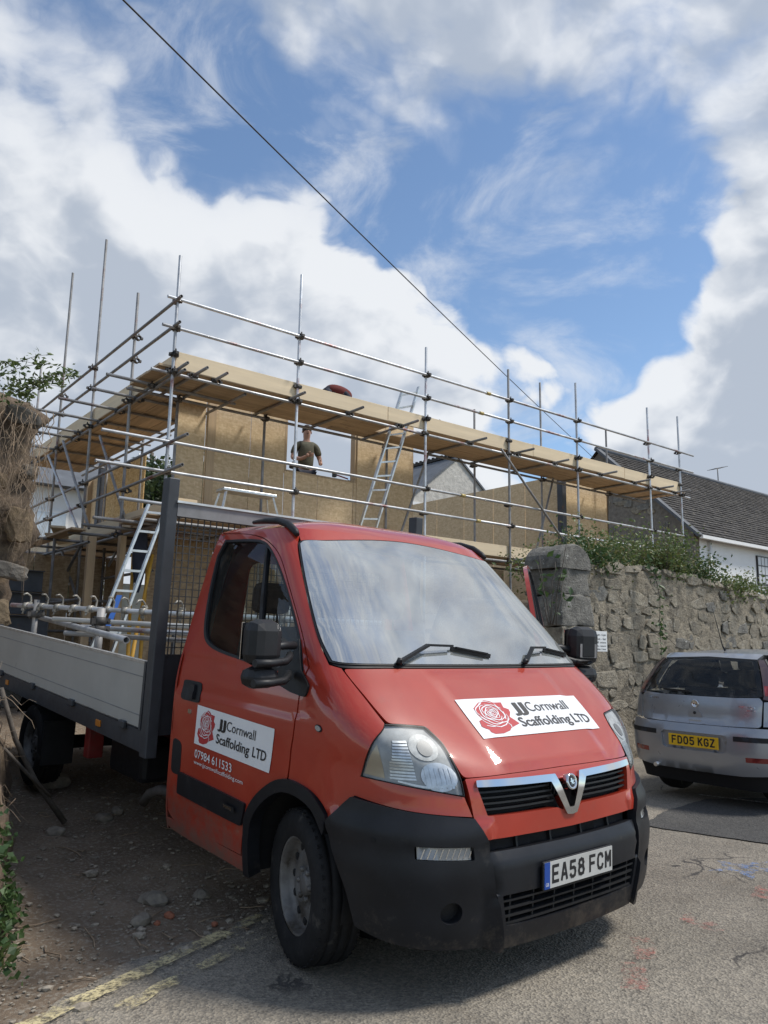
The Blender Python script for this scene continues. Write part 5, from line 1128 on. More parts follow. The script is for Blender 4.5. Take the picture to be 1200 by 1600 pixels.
PL=MB().box((0,0,0),(.52,.008,.111),bev=.002).build('number_plate',PLY,CR); PL.matrix_local=Matrix.Translation((.004,0.0,.572))@Matrix.Rotation(R(-90),4,'Z')@Matrix.Rotation(R(180),4,'Z')
PL.rotation_euler=(0,0,R(90)); PL.location=(.002,.0,.572)
# lettering on the rear side (faces -X world): build in car space
for s,a0,a1 in (('FD05',-.225,.016),('KGZ',.052,.225)):
    lt=link('plate_lettering',glyphs(s,a0,a1,-.038,.040,lambda a,b,k:(-.0035-k,-a,.572+b)),INK,PL); lt.matrix_parent_inverse=PL.matrix_basis.inverted()
V,F=textfit('VAUXHALL',.0,.15,0,.015,.01)
def rtext(s,y0,y1,z0,z1):
    V,F=textfit(s,y0,y1,z0,z1,.01); o=link('badge_lettering',mesh('badge_lettering',[cfn(uy(a,b)*CL,b)+cnn(uy(a,b)*CL,b)*.006 for a,b in V],F),CHR,TG)
rtext('VAUXHALL',-.565,-.405,.952,.968); rtext('CORSA',.43,.575,.915,.932); rtext('ACTIVE',.50,.58,.888,.898)
b=MB().lathe([(0,.004),(.028,.004),(.030,.008),(.038,.008),(.040,0)],'x',20); bo=b.build('badge',CHR,TG); bo.location=cfn(0,.925)+Vector((-.004,0,0)); bo.rotation_euler=(0,0,math.pi)
lk=MB().prism([(-.075,0),(.075,0),(.068,.035),(.04,.065),(0,.075),(-.04,.065),(-.068,.035)],0,-.004,.004).build('lock_plate',SILV,TG); lk.location=cfn(0,.83)+Vector((-.006,0,-.03))
MB().lathe([(0,-.012),(.014,-.012),(.014,.01)],'x',12,(0,0,.04)).build('lock',INK,lk); MB().box((-.006,0,-.055),(.006,.125,.06),bev=.002).build('handle_plate',mat('pale_silver',(.45,.46,.47),.35,.4),lk)
wp=MB(); wp.bar(cfn(0,1.04)+Vector((-.03,.06,0)),cfn(uy(-.35,1.05)*CL,1.05)+Vector((-.03,0,0)),.012,.02); wp.build('rear_wiper',BLKP,CR)
# roof
us=np.linspace(-1,1,81); ring=CS.P(us,np.full(81,1.409)); v=[];f=[]
for k in range(7):
    r=1-k/6*.999; zz=1.409+.06*(1-r**2.2)
    for q in ring: v.append(Tc((-1.6+(max(q[0],-2.3)+1.6)*r,q[1]*r,zz)))
for k in range(6):
    for j in range(81): f.append((k*81+j,k*81+(j+1)%81,(k+1)*81+(j+1)%81,(k+1)*81+j))
m_=mesh('roof',v,f); bm=bmesh.new(); bm.from_mesh(m_); bmesh.ops.recalc_face_normals(bm,faces=bm.faces); bm.to_mesh(m_); bm.free(); link('roof',m_,SILV,CR,smooth=True)
MB().tube([(.75,.02,1.45),(.70,.02,1.50),(.56,.03,1.88)],[.014,.006,.003],6).build('aerial',BLKP,CR)
# windscreen/bonnet and cabin
MB().add([(2.35,-.55,1.42),(2.35,.55,1.42),(3.0,.68,1.0),(3.0,-.68,1.0)],[(0,1,2,3)]).build('windscreen',GLD,CR)
bn=MB(); bn.add([(3.0,-.72,.98),(3.0,.72,.98),(3.75,.66,.80),(3.75,-.66,.80),(3.82,.66,.4),(3.82,-.66,.4),(3.2,.78,.7),(3.2,-.78,.7)],[(0,1,2,3),(3,2,4,5)]); bn.build('bonnet',SILV,CR)
MB().box((1.8,0,.45),(2.9,1.5,.4)).build('cabin_floor',DARK,CR); MB().box((1.9,0,.24),(3.2,1.2,.14)).build('underbody',DARK,CR)  # underbody box is black for the shade under the car
for y in (.36,-.36):
    MB().box((1.9,y,.95),(.14,.5,.55),bev=.05).build('seat',CLOTH,CR); MB().box((1.92,y,1.30),(.09,.26,.16),bev=.04).build('headrest',CLOTH,CR); MB().box((1.0,y,.85),(.14,.55,.4),bev=.05).build('rear_seat',CLOTH,CR); MB().box((.98,y,1.12),(.09,.24,.15),bev=.04).build('headrest',CLOTH,CR)
for x in (.62,3.1):
    for s in (1,-1):
        w=MB(); w.lathe([(.0,.0),(.18,.0),(.19,.03),(.20,.02)],'y',24); w.lathe([(.18,-.14),(.27,-.15),(.292,-.12),(.295,0),(.285,.035),(.20,.03)],'y',28); o=w.build('wheel',RUB,CR); o.location=(x,s*(.60 if x<1 else .70),.295); o.rotation_euler=(0,0,0 if s>0 else math.pi)
MB().tube([(.1,.40,.32),(-.03,.40,.31)],.022,8).build('tailpipe',ALU,CR)
# ================================================================= STONE WALL + PIER
def stone_piece(w,h,d,seed,n=7):
    r_=random.Random(seed); v=[];ang=sorted([2*math.pi*(i+r_.uniform(-.42,.42))/n for i in range(n)])
    def ring(k,y):
        out=[]
        for i,a in enumerate(ang):
            c,s=math.cos(a),math.sin(a); q=1/max(abs(c),abs(s))**.9; jj=1+.13*math.sin(seed*7+i*2.3)
            out.append((c*q*w/2*k*jj,y,s*q*h/2*k*jj))
        return out
    A=ring(1.04,.5); B=ring(1.0,-d*.45); C=ring(.90,-d*(.92)); v=A+B+C+[(.1*math.sin(seed),-d*1.0,.1*math.cos(seed))]
    f=[]
    for o in (0,n): f+=[(o+i,o+(i+1)%n,o+n+(i+1)%n,o+n+i) for i in range(n)]
    f+=[(2*n+i,2*n+(i+1)%n,3*n) for i in range(n)]
    me=mesh('stone',v,f); bm=bmesh.new(); bm.from_mesh(me); bmesh.ops.recalc_face_normals(bm,faces=bm.faces); bm.to_mesh(me); bm.free(); return me
WL=empty('stone_wall',(8.0,6.5,0)); tag(WL,'tall mortared rubble stone wall running behind the silver car','wall'); WO=Vector(WL.location)
def wtop(x): return 2.62 if x<11 else 2.62-.075*(x-11)
YWL=6.5
# mortar core with an uneven face
nx,nz_=260,60; v=[];f=[]
for i in range(nx+1):
    x=8.35+i*(26-8.35)/nx*(i/nx*.5+.5)
    for j in range(nz_+1):
        z=-.1+(wtop(x)+.1)*j/nz_; y=YWL+.022*fb(x*3,z*3,1)+.022*fb(x*9,z*9,4)+.010*fb(x*25,z*25,9)+.06*(j/nz_)
        v.append((x-WO.x,y-WO.y,z))
    v.append((x-WO.x,YWL+.45-WO.y,wtop(x)+.05*fb(x*2,7)))
n1=nz_+2
for i in range(nx):
    for j in range(n1-1): f.append((i*n1+j,(i+1)*n1+j,(i+1)*n1+j+1,i*n1+j+1))
link('mortar',mesh('mortar',v,f),MORT,WL,smooth=True)
pool=[stone_piece(1,1,1,k) for k in range(14)]
for p_ in pool: p_.materials.append(STONE)
poolg=[stone_piece(1,1,1,40+k) for k in range(6)]
for p_ in poolg: p_.materials.append(STONEG)
cnt=0; z=.05
while z<2.55:
    h=rnd.uniform(.11,.23); x=8.42+rnd.uniform(0,.1)
    while x<16.5 and cnt<300:
        w=rnd.choice([rnd.uniform(.10,.22),rnd.uniform(.2,.45)]); zz=z+rnd.uniform(-.03,.03)
        if zz+h*.5<wtop(x)-.03 and rnd.random()>.22 and (zz>.35 or x<9.5):
            me=rnd.choice(pool if rnd.random()<.8 else poolg); o=bpy.data.objects.new('stone',me); COL.objects.link(o); o.parent=WL
            o.location=Vector((x+w/2,YWL+.06*(zz/2.6)+.012*gauss(),zz+h/2))-WO; o.scale=(w*1.0,.004+.016*rnd.random()**2,h*rnd.uniform(.8,1.08)); o.rotation_euler=(0,R(5)*gauss(),0); cnt+=1
        x+=w+.025
    z+=h+.015
# coping stones
x=8.5
while x<15.5:
    w=rnd.uniform(.25,.5); o=bpy.data.objects.new('coping_stone',rnd.choice(pool)); COL.objects.link(o); o.parent=WL; o.location=Vector((x+w/2,YWL+.10,wtop(x)-.02+.02*gauss()))-WO; o.scale=(w,.07,.13); o.rotation_euler=(R(-25),R(4)*gauss(),0); x+=w+.02
# gate pier of granite blocks with a rounded cap
PR=empty('gate_pier',(8.12,6.55,0)); tag(PR,'granite gate pier with a rounded top at the end of the stone wall','pier'); PO=Vector(PR.location)
z=-.1
for k,h in enumerate((.55,.42,.50,.38,.40,.34)):
    me=MB().box((0,0,0),(.62-.03*(k%2),.56+.01*(k%3),h-.008),bev=.02).me('pier_block'); bm=bmesh.new(); bm.from_mesh(me); bmesh.ops.subdivide_edges(bm,edges=bm.edges[:],cuts=4,use_grid_fill=True)
    for q in bm.verts: q.co+=q.co.normalized()*.05*fb(q.co.x*5+k,q.co.y*5,q.co.z*5)
    bm.to_mesh(me); bm.free(); o=link('block',me,STONEG if k!=3 else STONE,PR,smooth=True); o.location=(.012*gauss(),.008*gauss(),z+h/2); z+=h
cp=MB(); n=14; v=[]
for yy,k in ((-.30,.92),(-.27,1),(.27,1),(.30,.92)):
    v+=[(-.34*k,yy,0)]+[(-.34*k*math.cos(math.pi*i/n),yy,.06+.27*k*math.sin(math.pi*i/n)) for i in range(n+1)]+[(.34*k,yy,0)]
m=n+3
cp.add(v,[(r*m+i,r*m+(i+1)%m,(r+1)*m+(i+1)%m,(r+1)*m+i) for r in range(3) for i in range(m)]+[tuple(range(m)),tuple(range(3*m,4*m))]); o=cp.build('cap',STONEG,PR); o.location=(0,0,z-.005)
# parking notice on the wall
SG=empty('notice_sign',(8.80,6.40,1.44)); tag(SG,'small white parking notice fixed to the stone wall','sign')
MB().box((0,0,.13),(.28,.012,.27),bev=.003).build('sign_face',PAPER,SG)
for s,y0,h in (('8 am - 6 pm',.205,.028),('Mon - Sat',.150,.028),('20 mins',.105,.024),('No return',.060,.022),('within 1 hour',.018,.022)):
    V,F=textfit(s,-.11,.11,y0,y0+h,.01); link('lettering',mesh('lettering',[(a,-.0075,b) for a,b in V],F),INK,SG)
MB().tube([(0,.006,.13),(0,.12,.13)],.012,6).build('fixing',COUP,SG)
# ================================================================= FOLIAGE HELPERS
def leaf_cloud(pts,size,rs,flat=.35,asp=1.8):
    V=[];F=[]
    for p in pts:
        s=size*rs.uniform(.55,1.3); d=Vector((rs.gauss(0,1),rs.gauss(0,1),rs.gauss(0,.7))).normalized(); u=d.orthogonal().normalized(); u=(Matrix.Rotation(rs.uniform(0,6.28),3,d)@u); w=d.cross(u); o=len(V); p=Vector(p)
        V+=[p-d*s*.5,p+u*s/asp*.5+w*s*flat*.2,p+d*s*.5,p-u*s/asp*.5+w*s*flat*.2]; F.append((o,o+1,o+2,o+3))
    return V,F
def shrub(name,c,rad,nleaf,size,label,group=None,m=LEAF,nst=7,droop=0,dry=.12,seed=1,cat='shrub'):
    rs=random.Random(seed); o=empty(name,c); tag(o,label,cat,group); pts=[];dr=[];st=MB()
    for k in range(nst):
        a=rs.uniform(0,6.28); l=rs.uniform(.6,1.15); p=Vector((rs.uniform(-.5,.5)*rad[0],rs.uniform(-.3,.3)*rad[1],0)); path=[p.copy()]; d=Vector((math.cos(a)*rad[0]*.8,math.sin(a)*rad[1]*.8,rad[2]*1.25))*l/6
        for i in range(6): p=p+d+Vector((rs.gauss(0,.02),rs.gauss(0,.02),-droop*i*.03)); path.append(p.copy())
        st.tube(path,[.009-.0011*i for i in range(7)],4)
        for i in range(int(nleaf/nst)):
            t=rs.uniform(.15,1)*6; i0=min(5,int(t)); q=path[i0].lerp(path[i0+1],t-i0); sp=.10+.05*rs.random(); q=q+Vector((rs.gauss(0,sp),rs.gauss(0,sp),rs.gauss(0,sp*.8)))
            (dr if rs.random()<dry else pts).append(q)
    st.build('stems',BARK,o); V,F=leaf_cloud(pts,size,rs); tag(link('foliage',mesh('foliage',V,F),m,o),None,None,kind='stuff')
    if dr: V,F=leaf_cloud(dr,size*.9,rs); tag(link('dry_foliage',mesh('dry_foliage',V,F),LEAFY,o),None,None,kind='stuff')
    return o
LB=['leafy bramble spilling over the gate pier end of the stone wall','dense green shrub on the wall top behind the hanging stem','tall weeds on the wall top below the end of the scaffold','dry topped wild plants on the wall below the white cottage','green creeper tumbling down the lower end of the wall top','low weeds on the wall top where it leaves the picture','straggly bush on the wall near the cottage window','mixed weeds thick on the wall crest above the car']
for k,(x,h,rx) in enumerate(((9.0,.40,.55),(9.9,.60,.55),(10.8,.55,.6),(11.8,.40,.6),(12.7,.28,.6),(13.6,.26,.6),(14.6,.28,.7),(11.2,.6,.5))):
    shrub('wall_shrub',(x,6.72+.22*(k%2),wtop(x)-.10),(rx,.50,h),2300,.06,LB[k],'plants on the stone wall',LEAF if k%3 else LEAFD,16,.1,.22,k+3,'shrub')
# second row behind hides the bank
for k in range(5):
    x=9.4+k*1.5; shrub('wall_shrub',(x,7.7,2.35),(.9,.5,.55-.10*k),1400,.065,['broad leafed bush behind the wall beside the gate pier','bushy growth behind the wall under the scaffold end','green scrub behind the wall beneath the far scaffold tubes','grassy scrub behind the wall in front of the stone gable','tangled scrub behind the wall in front of the white cottage'][k],'plants behind the stone wall',LEAF,14,.1,.3,30+k)
hang=empty('hanging_bramble',(10.0,6.42,2.6)); tag(hang,'long leafy bramble stem hanging down the face of the stone wall','bramble'); st=MB(); path=[Vector((0,0,.1)),Vector((.04,-.1,-.05)),Vector((.09,-.13,-.4)),Vector((.10,-.10,-.8)),Vector((.15,-.08,-1.25))]
st.tube(path,[.008,.007,.006,.005,.003],5); p2=[Vector((.10,-.10,-.85)),Vector((.3,-.15,-1.0)),Vector((.5,-.2,-1.15)),Vector((.62,-.25,-1.27))]; st.tube(p2,[.005,.004,.003,.003],5); st.build('stems',BARK,hang)
rs=random.Random(8); pts=[]
for k in range(90): t=rs.random()**1.3*4; i=min(3,int(t)); q=path[i].lerp(path[i+1],t-i); pts.append(q+Vector((rs.gauss(0,.07),rs.gauss(0,.03)-.02,rs.gauss(0,.05))))
V,F=leaf_cloud(pts,.085,rs); tag(link('foliage',mesh('foliage',V,F),LEAFD,hang),None,None,kind='stuff')
shrub('sapling',(7.55,6.15,1.75),(.16,.2,.80),48,.11,'young broad leafed sapling between the open door and the gate pier',None,LEAFD,5,0,0,77)
# ================================================================= COTTAGE ON THE RIGHT
CT=empty('stone_cottage',(30,17,3)); tag(CT,'old stone cottage with dark slate roof and white front wall','building'); C0=Vector(CT.location)
def cb(name,c,d,m,par=CT,bev=0): return MB().box(Vector(c)-C0,d,bev=bev).build(name,m,par)
EZ,RZ_,DY=6.45,10.75,4.6; X0,X1=30,62
gb=MB().add([Vector(p)-C0 for p in ((X0,17,1),(X0,17+2*DY,1),(X0,17+2*DY,EZ),(X0,17+DY,RZ_-.1),(X0,17,EZ),(X0+.4,17,1),(X0+.4,17+2*DY,1),(X0+.4,17+2*DY,EZ),(X0+.4,17+DY,RZ_-.1),(X0+.4,17,EZ))],[(0,1,2,3,4),(9,8,7,6,5),(0,4,9,5)]); gb.build('gable_wall',STONED,CT)
# gable stones large enough to pick out
for k in range(120):
    y=17.2+rnd.random()*8.6; z=3.2+rnd.random()*7
    if z>EZ+(RZ_-EZ)*(1-abs(y-17-DY)/DY)-.5: continue
    o=bpy.data.objects.new('stone',poolg[k%6] if k%3 else pool[k%14]); COL.objects.link(o); o.parent=CT; o.location=Vector((X0,y,z))-C0; o.rotation_euler=(0,0,R(-90)); o.scale=(rnd.uniform(.3,.75),.06,rnd.uniform(.2,.45))
cb('front_wall',((X0+X1)/2+.2,17.2,3.7),(X1-X0-.4,.4,5.5),WRND)
# roof: slates in courses
SL=Vector((0,DY,RZ_-EZ)).length; nrm=Vector((0,-(RZ_-EZ),DY)).normalized(); up_=Vector((0,DY,RZ_-EZ)).normalized()
rb=MB(); E0=Vector((X0-.15,17-.35,EZ-.33))-C0; rb.add([E0,E0+Vector((X1-X0,0,0)),E0+Vector((X1-X0,0,0))+up_*(SL+.5),E0+up_*(SL+.5)],[(0,1,2,3)])
E1=Vector((X0-.15,17+DY,RZ_))-C0; rb.add([E1,E1+Vector((X1-X0,0,0)),E1+Vector((X1-X0,DY+.3,-(RZ_-EZ)-.3)),E1+Vector((0,DY+.3,-(RZ_-EZ)-.3))],[(3,2,1,0)]); RF=rb.build('roof',SLATE,CT)
V=[];F=[]; rows=30; rs=random.Random(4)
for r in range(rows):
    q0=E0+up_*((SL+.45)*r/rows); x=0.0+.12*(r%2)
    while x<27:
        w=rs.uniform(.22,.34); t=.03+.02*rs.random(); o=len(V); a=q0+Vector((x,0,0))+nrm*(t+.03); b=a+Vector((w-.012,0,0)); u=up_*((SL+.45)/rows*1.15); d=nrm*.03
        V+=[a,b,b+u-nrm*t,a+u-nrm*t,a-d,b-d]; F+=[(o,o+1,o+2,o+3),(o+4,o+5,o+1,o)]; x+=w
tag(link('slates',mesh('slates',V,F),SLATE,RF),None,None,kind='stuff')
vb=MB(); vb.bar(E0+nrm*.05,E0+nrm*.05+up_*(SL+.45),.35,.12,nrm); vb.build('verge_slate',SLATEG,RF)
MB().tube([Vector((X0-.2,17+DY,RZ_+.05))-C0,Vector((X1,17+DY,RZ_+.05))-C0],.12,8).build('ridge',SLATEG,RF)
MB().bar(Vector((X0-.1,16.60,EZ-.32))-C0,Vector((X1,16.60,EZ-.32))-C0,.14,.14).build('gutter',WPNT,CT)
MB().tube([Vector((X0+1.1,16.9,EZ-.35))-C0,Vector((X0+1.1,16.9,2))-C0],.06,8).build('downpipe',WPNT,CT)
for wx in (35.3,):
    wf=cb('window',(wx+.9,16.97,5.15),(1.9,.1,1.35),DPNT)
    for i in range(6):
        for j in range(3): cb('pane',(wx+.9-.79+i*.316,16.915,5.15-.42+j*.42),(.26,.02,.36),mat('net_curtain_pane',(.42,.44,.46),.15),wf)
ar=MB(); ar.tube([Vector((41,21.6,RZ_))-C0,Vector((41,21.6,RZ_+.9))-C0],.03,6); 
for k in range(5): ar.tube([Vector((40.6+.2*k,21.2,RZ_+.75+.06*k))-C0,Vector((40.6+.2*k,22,RZ_+.75+.06*k))-C0],.015,4)
ar.tube([Vector((40.5,21.6,RZ_+.72))-C0,Vector((41.5,21.6,RZ_+1.02))-C0],.02,4); ar.build('aerial',GALVD,CT)
# ================================================================= GREY GABLED HOUSE BEHIND
GH=empty('gabled_house',(28.8,30,5)); tag(GH,'pale stone gabled house with grey slate roof beyond the building site','building'); G0=Vector(GH.location)
hw,ez,rz,gd=4.0,8.6,11.75,11
MB().add([Vector(p)-G0 for p in ((28.8-hw,30,4),(28.8+hw,30,4),(28.8+hw,30,ez),(28.8,30,rz),(28.8-hw,30,ez),(28.8-hw,30+gd,4),(28.8+hw,30+gd,4),(28.8+hw,30+gd,ez),(28.8,30+gd,rz),(28.8-hw,30+gd,ez))],[(0,1,2,3,4),(9,8,7,6,5),(0,4,9,5),(1,6,7,2)]).build('wall',GREY,GH)
for s in (-1,1):
    r_=MB(); r_.add([Vector(p)-G0 for p in ((28.8,29.9,rz+.1),(28.8+s*(hw+.25),29.9,ez-.1),(28.8+s*(hw+.25),30+gd,ez-.1),(28.8,30+gd,rz+.1),(28.8,29.9,rz-.05),(28.8+s*(hw+.25),29.9,ez-.25))],[(0,1,2,3),(0,4,5,1)]); r_.build('roof_slope',SLATEG,GH)
MB().box((28.8-28.8,gd/2,rz-5+.15),(.3,gd+.1,.16)).build('ridge_tiles',SLATE,GH)
cr2=MB()
for k in range(30): cr2.box((0,.2+k*.36,rz-5+.27),(.10,.14,.14))
tag(cr2.build('ridge_crest',SLATE,GH),None,None,kind='stuff')
ar=MB(); ar.tube([(-.2,.6,rz-5),(-.2,.6,rz-5+2.1)],.035,6); ar.tube([(-.9,.6,rz-5+1.7),(.5,.6,rz-5+1.9)],.025,4)
for k in range(6): ar.tube([(-.9+.25*k,.2,rz-5+1.7+.035*k),(-.9+.25*k,1,rz-5+1.7+.035*k)],.02,4)
ar.build('aerial',GALVD,GH)
for x in (1.2,): MB().box((-2.9,-.02,3.5),(.9,.1,.7)).build('window',WPNT,GH)
# ================================================================= WHITE HOUSE AT LEFT
WH=empty('white_house',(8,30,2)); tag(WH,'white rendered house beyond the left side of the scaffold','building')
MB().box((-.8,2.5,2.0),(6.6,5,6.2)).build('wall',WRND,WH)
wn=MB().box((-.15,-.03,3.35),(1.25,.08,1.75)).build('window',WPNT,WH); MB().box((-.15,-.08,3.35),(1.05,.03,1.55)).build('pane',mat('curtained_glass',(.45,.52,.58),.2,var=(3,.15)),wn); MB().box((-.15,-.10,2.42),(1.45,.14,.10)).build('sill',WPNT,wn)
for z in (1.4,2.2,3.0,3.8,4.6): MB().box((2.35,-.04,z),(.35,.09,.3)).build('quoin',GREY,WH)
MB().prism([(-.6,0),(6.2,0),(2.8,2.2)],0,-4.4,2.8).build('roof',SLATEG,WH).location=(0,0,5.1)
# telegraph pole and hedge far behind
tp_=empty('telegraph_pole',(15.4,40,5)); tag(tp_,'distant wooden telegraph pole above the hedge','pole'); MB().tube([(0,0,0),(0,0,6.6)],[.14,.10],8).build('post',BARK,tp_); MB().bar((-.8,0,6.2),(.8,0,6.2),.1,.1).build('cross_arm',BARK,tp_)
for k in range(4): MB().tube([(-.7+k*.45,0,6.25),(-.7+k*.45,0,6.45)],.04,6).build('insulator',WPNT,tp_)
def tree(name,c,h,cr,nleaf,label,group,m=LEAFT,seed=1,size=.35):
    rs=random.Random(seed); o=empty(name,c); tag(o,label,'tree',group); tk=MB(); tk.tube([(0,0,0),(.1*rs.gauss(0,1),.1,h*.35),(0,0,h*.6)],[.2,.15,.08],7); ends=[]
    for k in range(8):
        a=rs.uniform(0,6.28); e=Vector((math.cos(a)*cr*.6,math.sin(a)*cr*.6,h*rs.uniform(.55,.9))); tk.tube([(0,0,h*.35+rs.random()*h*.2),tuple(e*.6+Vector((0,0,h*.25))),tuple(e)],[.07,.05,.02],5); ends.append(e)
    tk.build('trunk',BARK,o); pts=[]
    for e in ends+[Vector((0,0,h*.85))]:
        for j in range(5):
            c2=e+Vector((rs.gauss(0,cr*.25),rs.gauss(0,cr*.25),rs.gauss(0,cr*.18)))
            for i in range(nleaf//45): pts.append(c2+Vector((rs.gauss(0,1),rs.gauss(0,1),rs.gauss(0,1)))*cr*.13)
    V,F=leaf_cloud(pts,size,rs,asp=1.4); tag(link('crown',mesh('crown',V,F),m,o),None,None,kind='stuff'); return o
for k,(x,y,h,c_,l) in enumerate(((11.2,27,5.2,1.8,'rounded dark tree between the white house and the new house'),(13.2,30,5.6,2.0,'dark hedge tree behind the gap in the timber frame'),(6.2,24,1.2,1.6,'low bush in front of the white house'),(15.5,33,6,2.4,'far tree showing beside the timber house corner'))):
    tree('tree',(x,y,gz(x,y)+ (1.0 if k!=2 else 1.6)),h,c_,3600,l,None,LEAFT,60+k,.22)
# ================================================================= BROKEN WALL END (tall, with roots) and low bank
BK=empty('broken_wall',(1.6,10.3,.5)); tag(BK,'broken end of a tall earth and stone wall with hanging roots','wall'); B0=Vector(BK.location)
def bank_x(z):   # right hand outline
    pts=[(.2,1.9),(1.2,2.15),(1.75,2.3),(2.3,2.28),(2.6,2.42),(2.95,2.50),(3.4,2.46),(3.7,2.38),(4.1,2.52),(4.3,2.48),(4.55,2.1),(4.7,1.4)]
    return float(np.interp(z,[p[0] for p in pts],[p[1] for p in pts]))
v=[];f=[]; na,nz2=40,70
for j in range(nz2+1):
    z=.2+4.4*j/nz2; xr=bank_x(z)
    for i in range(na+1):
        t=i/na
        if t<.6: x=xr-(1-t/.6)**1.2*4.5; y=10.15+.25*(t/.6)**4
        else: a=(t-.6)/.4; x=xr-.25*a*a; y=10.40+a*3.5
        k=.16*fb(x*1.6,y*1.6,z*1.8)+.06*fb(x*6,y*6,z*6)
        v.append((x+k-B0.x,y-abs(k)*.7-B0.y,z+.10*fb(x*2,y*2,3)*(j>nz2-3)-B0.z))
for j in range(nz2):
    for i in range(na): f.append((j*(na+1)+i,j*(na+1)+i+1,(j+1)*(na+1)+i+1,(j+1)*(na+1)+i))
tc0=len(v); v.append((0,1.5,4.65-B0.z)); f+=[(nz2*(na+1)+i,nz2*(na+1)+i+1,tc0) for i in range(na)]
link('earth_core',mesh('earth_core',v,f),EARTH,BK,smooth=True)
rs=random.Random(3)
sp=[(2.30,10.05,2.85,.42,.62,YEARTH),(2.25,10.05,2.28,.55,.30,STONED),(2.1,10.0,1.75,.5,.5,YEARTH),(2.22,10.05,4.22,.60,.34,STONED),(1.95,9.98,3.35,.40,.32,YEARTH),(2.38,10.15,3.55,.28,.28,STONED),(1.7,9.95,2.6,.4,.5,STONED),(1.9,9.95,1.3,.5,.4,STONED),(1.6,9.95,4.2,.5,.3,STONED)]
for k,(x,y,z,w,h,m) in enumerate(sp):
    me=rock(.5,k*5.3,1.0,3); [setattr(q,'co',Vector([max(-.40,min(.40,c_)) for c_ in q.co])*(1+.16*fb(q.co.x*5+k,q.co.y*5,q.co.z*5))) for q in me.vertices]; o=link('stone',me,m,BK,smooth=False); o.location=Vector((x,y+.10,z))-B0; o.scale=(w*.85,.17,h*.8); o.rotation_euler=(0,.15*rs.gauss(0,1),0)
rt=MB()
for k in range(150):
    x=rs.uniform(1.3,2.5); z=rs.uniform(3.3,4.4); y=9.93-.1*rs.random(); l=rs.uniform(.4,1.7); pts=[]; dx=0
    for i in range(8):
        t=i/7; dx+=rs.gauss(0,.06); pts.append((min(x+dx,bank_x(z-l*t)+.06)-B0.x,y-.05*math.sin(t*3+k)-B0.y-.04*rs.random(),z-l*t+.02*rs.gauss(0,1)-B0.z))
    r=rs.uniform(.002,.0065); rt.tube(pts,[r*(1-.09*i) for i in range(8)],4)
tag(rt.build('roots',ROOT,BK),None,None,kind='stuff')
# creeper on top of the broken wall
cp=empty('creeper',(2.0,10.0,4.55)); tag(cp,'green creeper with arching shoots on top of the broken wall','plant'); st=MB(); pts=[]
for k in range(9):
    a=rs.uniform(-.4,.9); p=Vector((rs.uniform(-.5,.2),rs.uniform(-.2,.1),-.12)); d=Vector((.09,-.02,.06+.05*rs.random())); path=[p.copy()]
    for i in range(9): p=p+d*rs.uniform(.7,1.1)*(1 if k<5 else .6); d.z-=.009+.004*(k%3); path.append(p.copy())
    st.tube(path,[.006-.0004*i for i in range(10)],4)
    for i in range(46):
        t=rs.random()*9; i0=min(8,int(t)); q=path[i0].lerp(path[i0+1],t-i0); pts.append(q+Vector((rs.gauss(0,.035),rs.gauss(0,.03),rs.gauss(0,.035))))
for i in range(240): pts.append(Vector((rs.uniform(-.7,.25),rs.uniform(-.3,.1),rs.uniform(-.25,.08))))
st.build('stems',BARK,cp); V,F=leaf_cloud(pts,.085,rs,asp=2.4); tag(link('foliage',mesh('foliage',V,F),LEAF,cp),None,None,kind='stuff')
# low bank at the side of the drive
v=[];f=[]; ny,nt_=60,16
for j in range(ny+1):
    y=3.95+j*(9.6-3.95)/ny; xe=float(np.interp(y,[3.9,4.3,5.2,6.3,8,9.6],[.98,1.10,1.26,1.52,1.80,1.9])); hh=float(np.interp(y,[3.9,4.2,5.0,6.2,8,9.6],[.15,.55,.88,.95,.80,.6]))
    for i in range(nt_+1):
        t=i/nt_; x=xe-.30*t-2.2*max(0,t-.55)**1.5; z=gz(xe,y)-.05+hh*math.sin(min(1,t/.6)*math.pi/2); k=.10*fb(x*3,y*3,z*3)+.04*fb(x*9,y*9,z*9)
        v.append((x+k,y+k*.4,z+.3*k))
for j in range(ny):
    for i in range(nt_): f.append((j*(nt_+1)+i,j*(nt_+1)+i+1,(j+1)*(nt_+1)+i+1,(j+1)*(nt_+1)+i))
me=mesh('bank',v,f); bm=bmesh.new(); bm.from_mesh(me); bmesh.ops.recalc_face_normals(bm,faces=bm.faces); bm.to_mesh(me); bm.free()
tag(link('earth_bank',me,EARTH,smooth=True),'low crumbling earth bank at the side of the driveway','bank',kind='structure')
tw=MB()
for k in range(110):
    y=rs.uniform(4.6,6.6); xe=float(np.interp(y,[3.9,4.3,5.2,6.3,8],[.98,1.10,1.26,1.52,1.80])); z=gz(xe,y)+rs.uniform(.25,1.0); p=Vector((xe-.12-.1*rs.random(),y,z)); path=[p.copy()]; d=Vector((rs.gauss(.0,.02),rs.gauss(0,.05),rs.gauss(-.02,.035)))
    for i in range(6): p=p+d+Vector((rs.gauss(0,.018),rs.gauss(0,.03),rs.gauss(0,.03))); path.append(p.copy())
    r=rs.uniform(.002,.0055); tw.tube(path,[r*(1-.12*i) for i in range(7)],4)
tag(tw.build('dry_brush',ROOT),'tangle of dry roots and twigs over the low earth bank','brush',kind='stuff')
tag(MB().tube([(1.38,6.15,1.12),(1.52,6.2,.75),(1.68,6.2,.45),(1.93,6.24,gz(1.93,6.24)-.02)],[.016,.018,.02,.022],8).build('wooden_stake',BARK),'weathered wooden stake leaning against the low bank','stake')
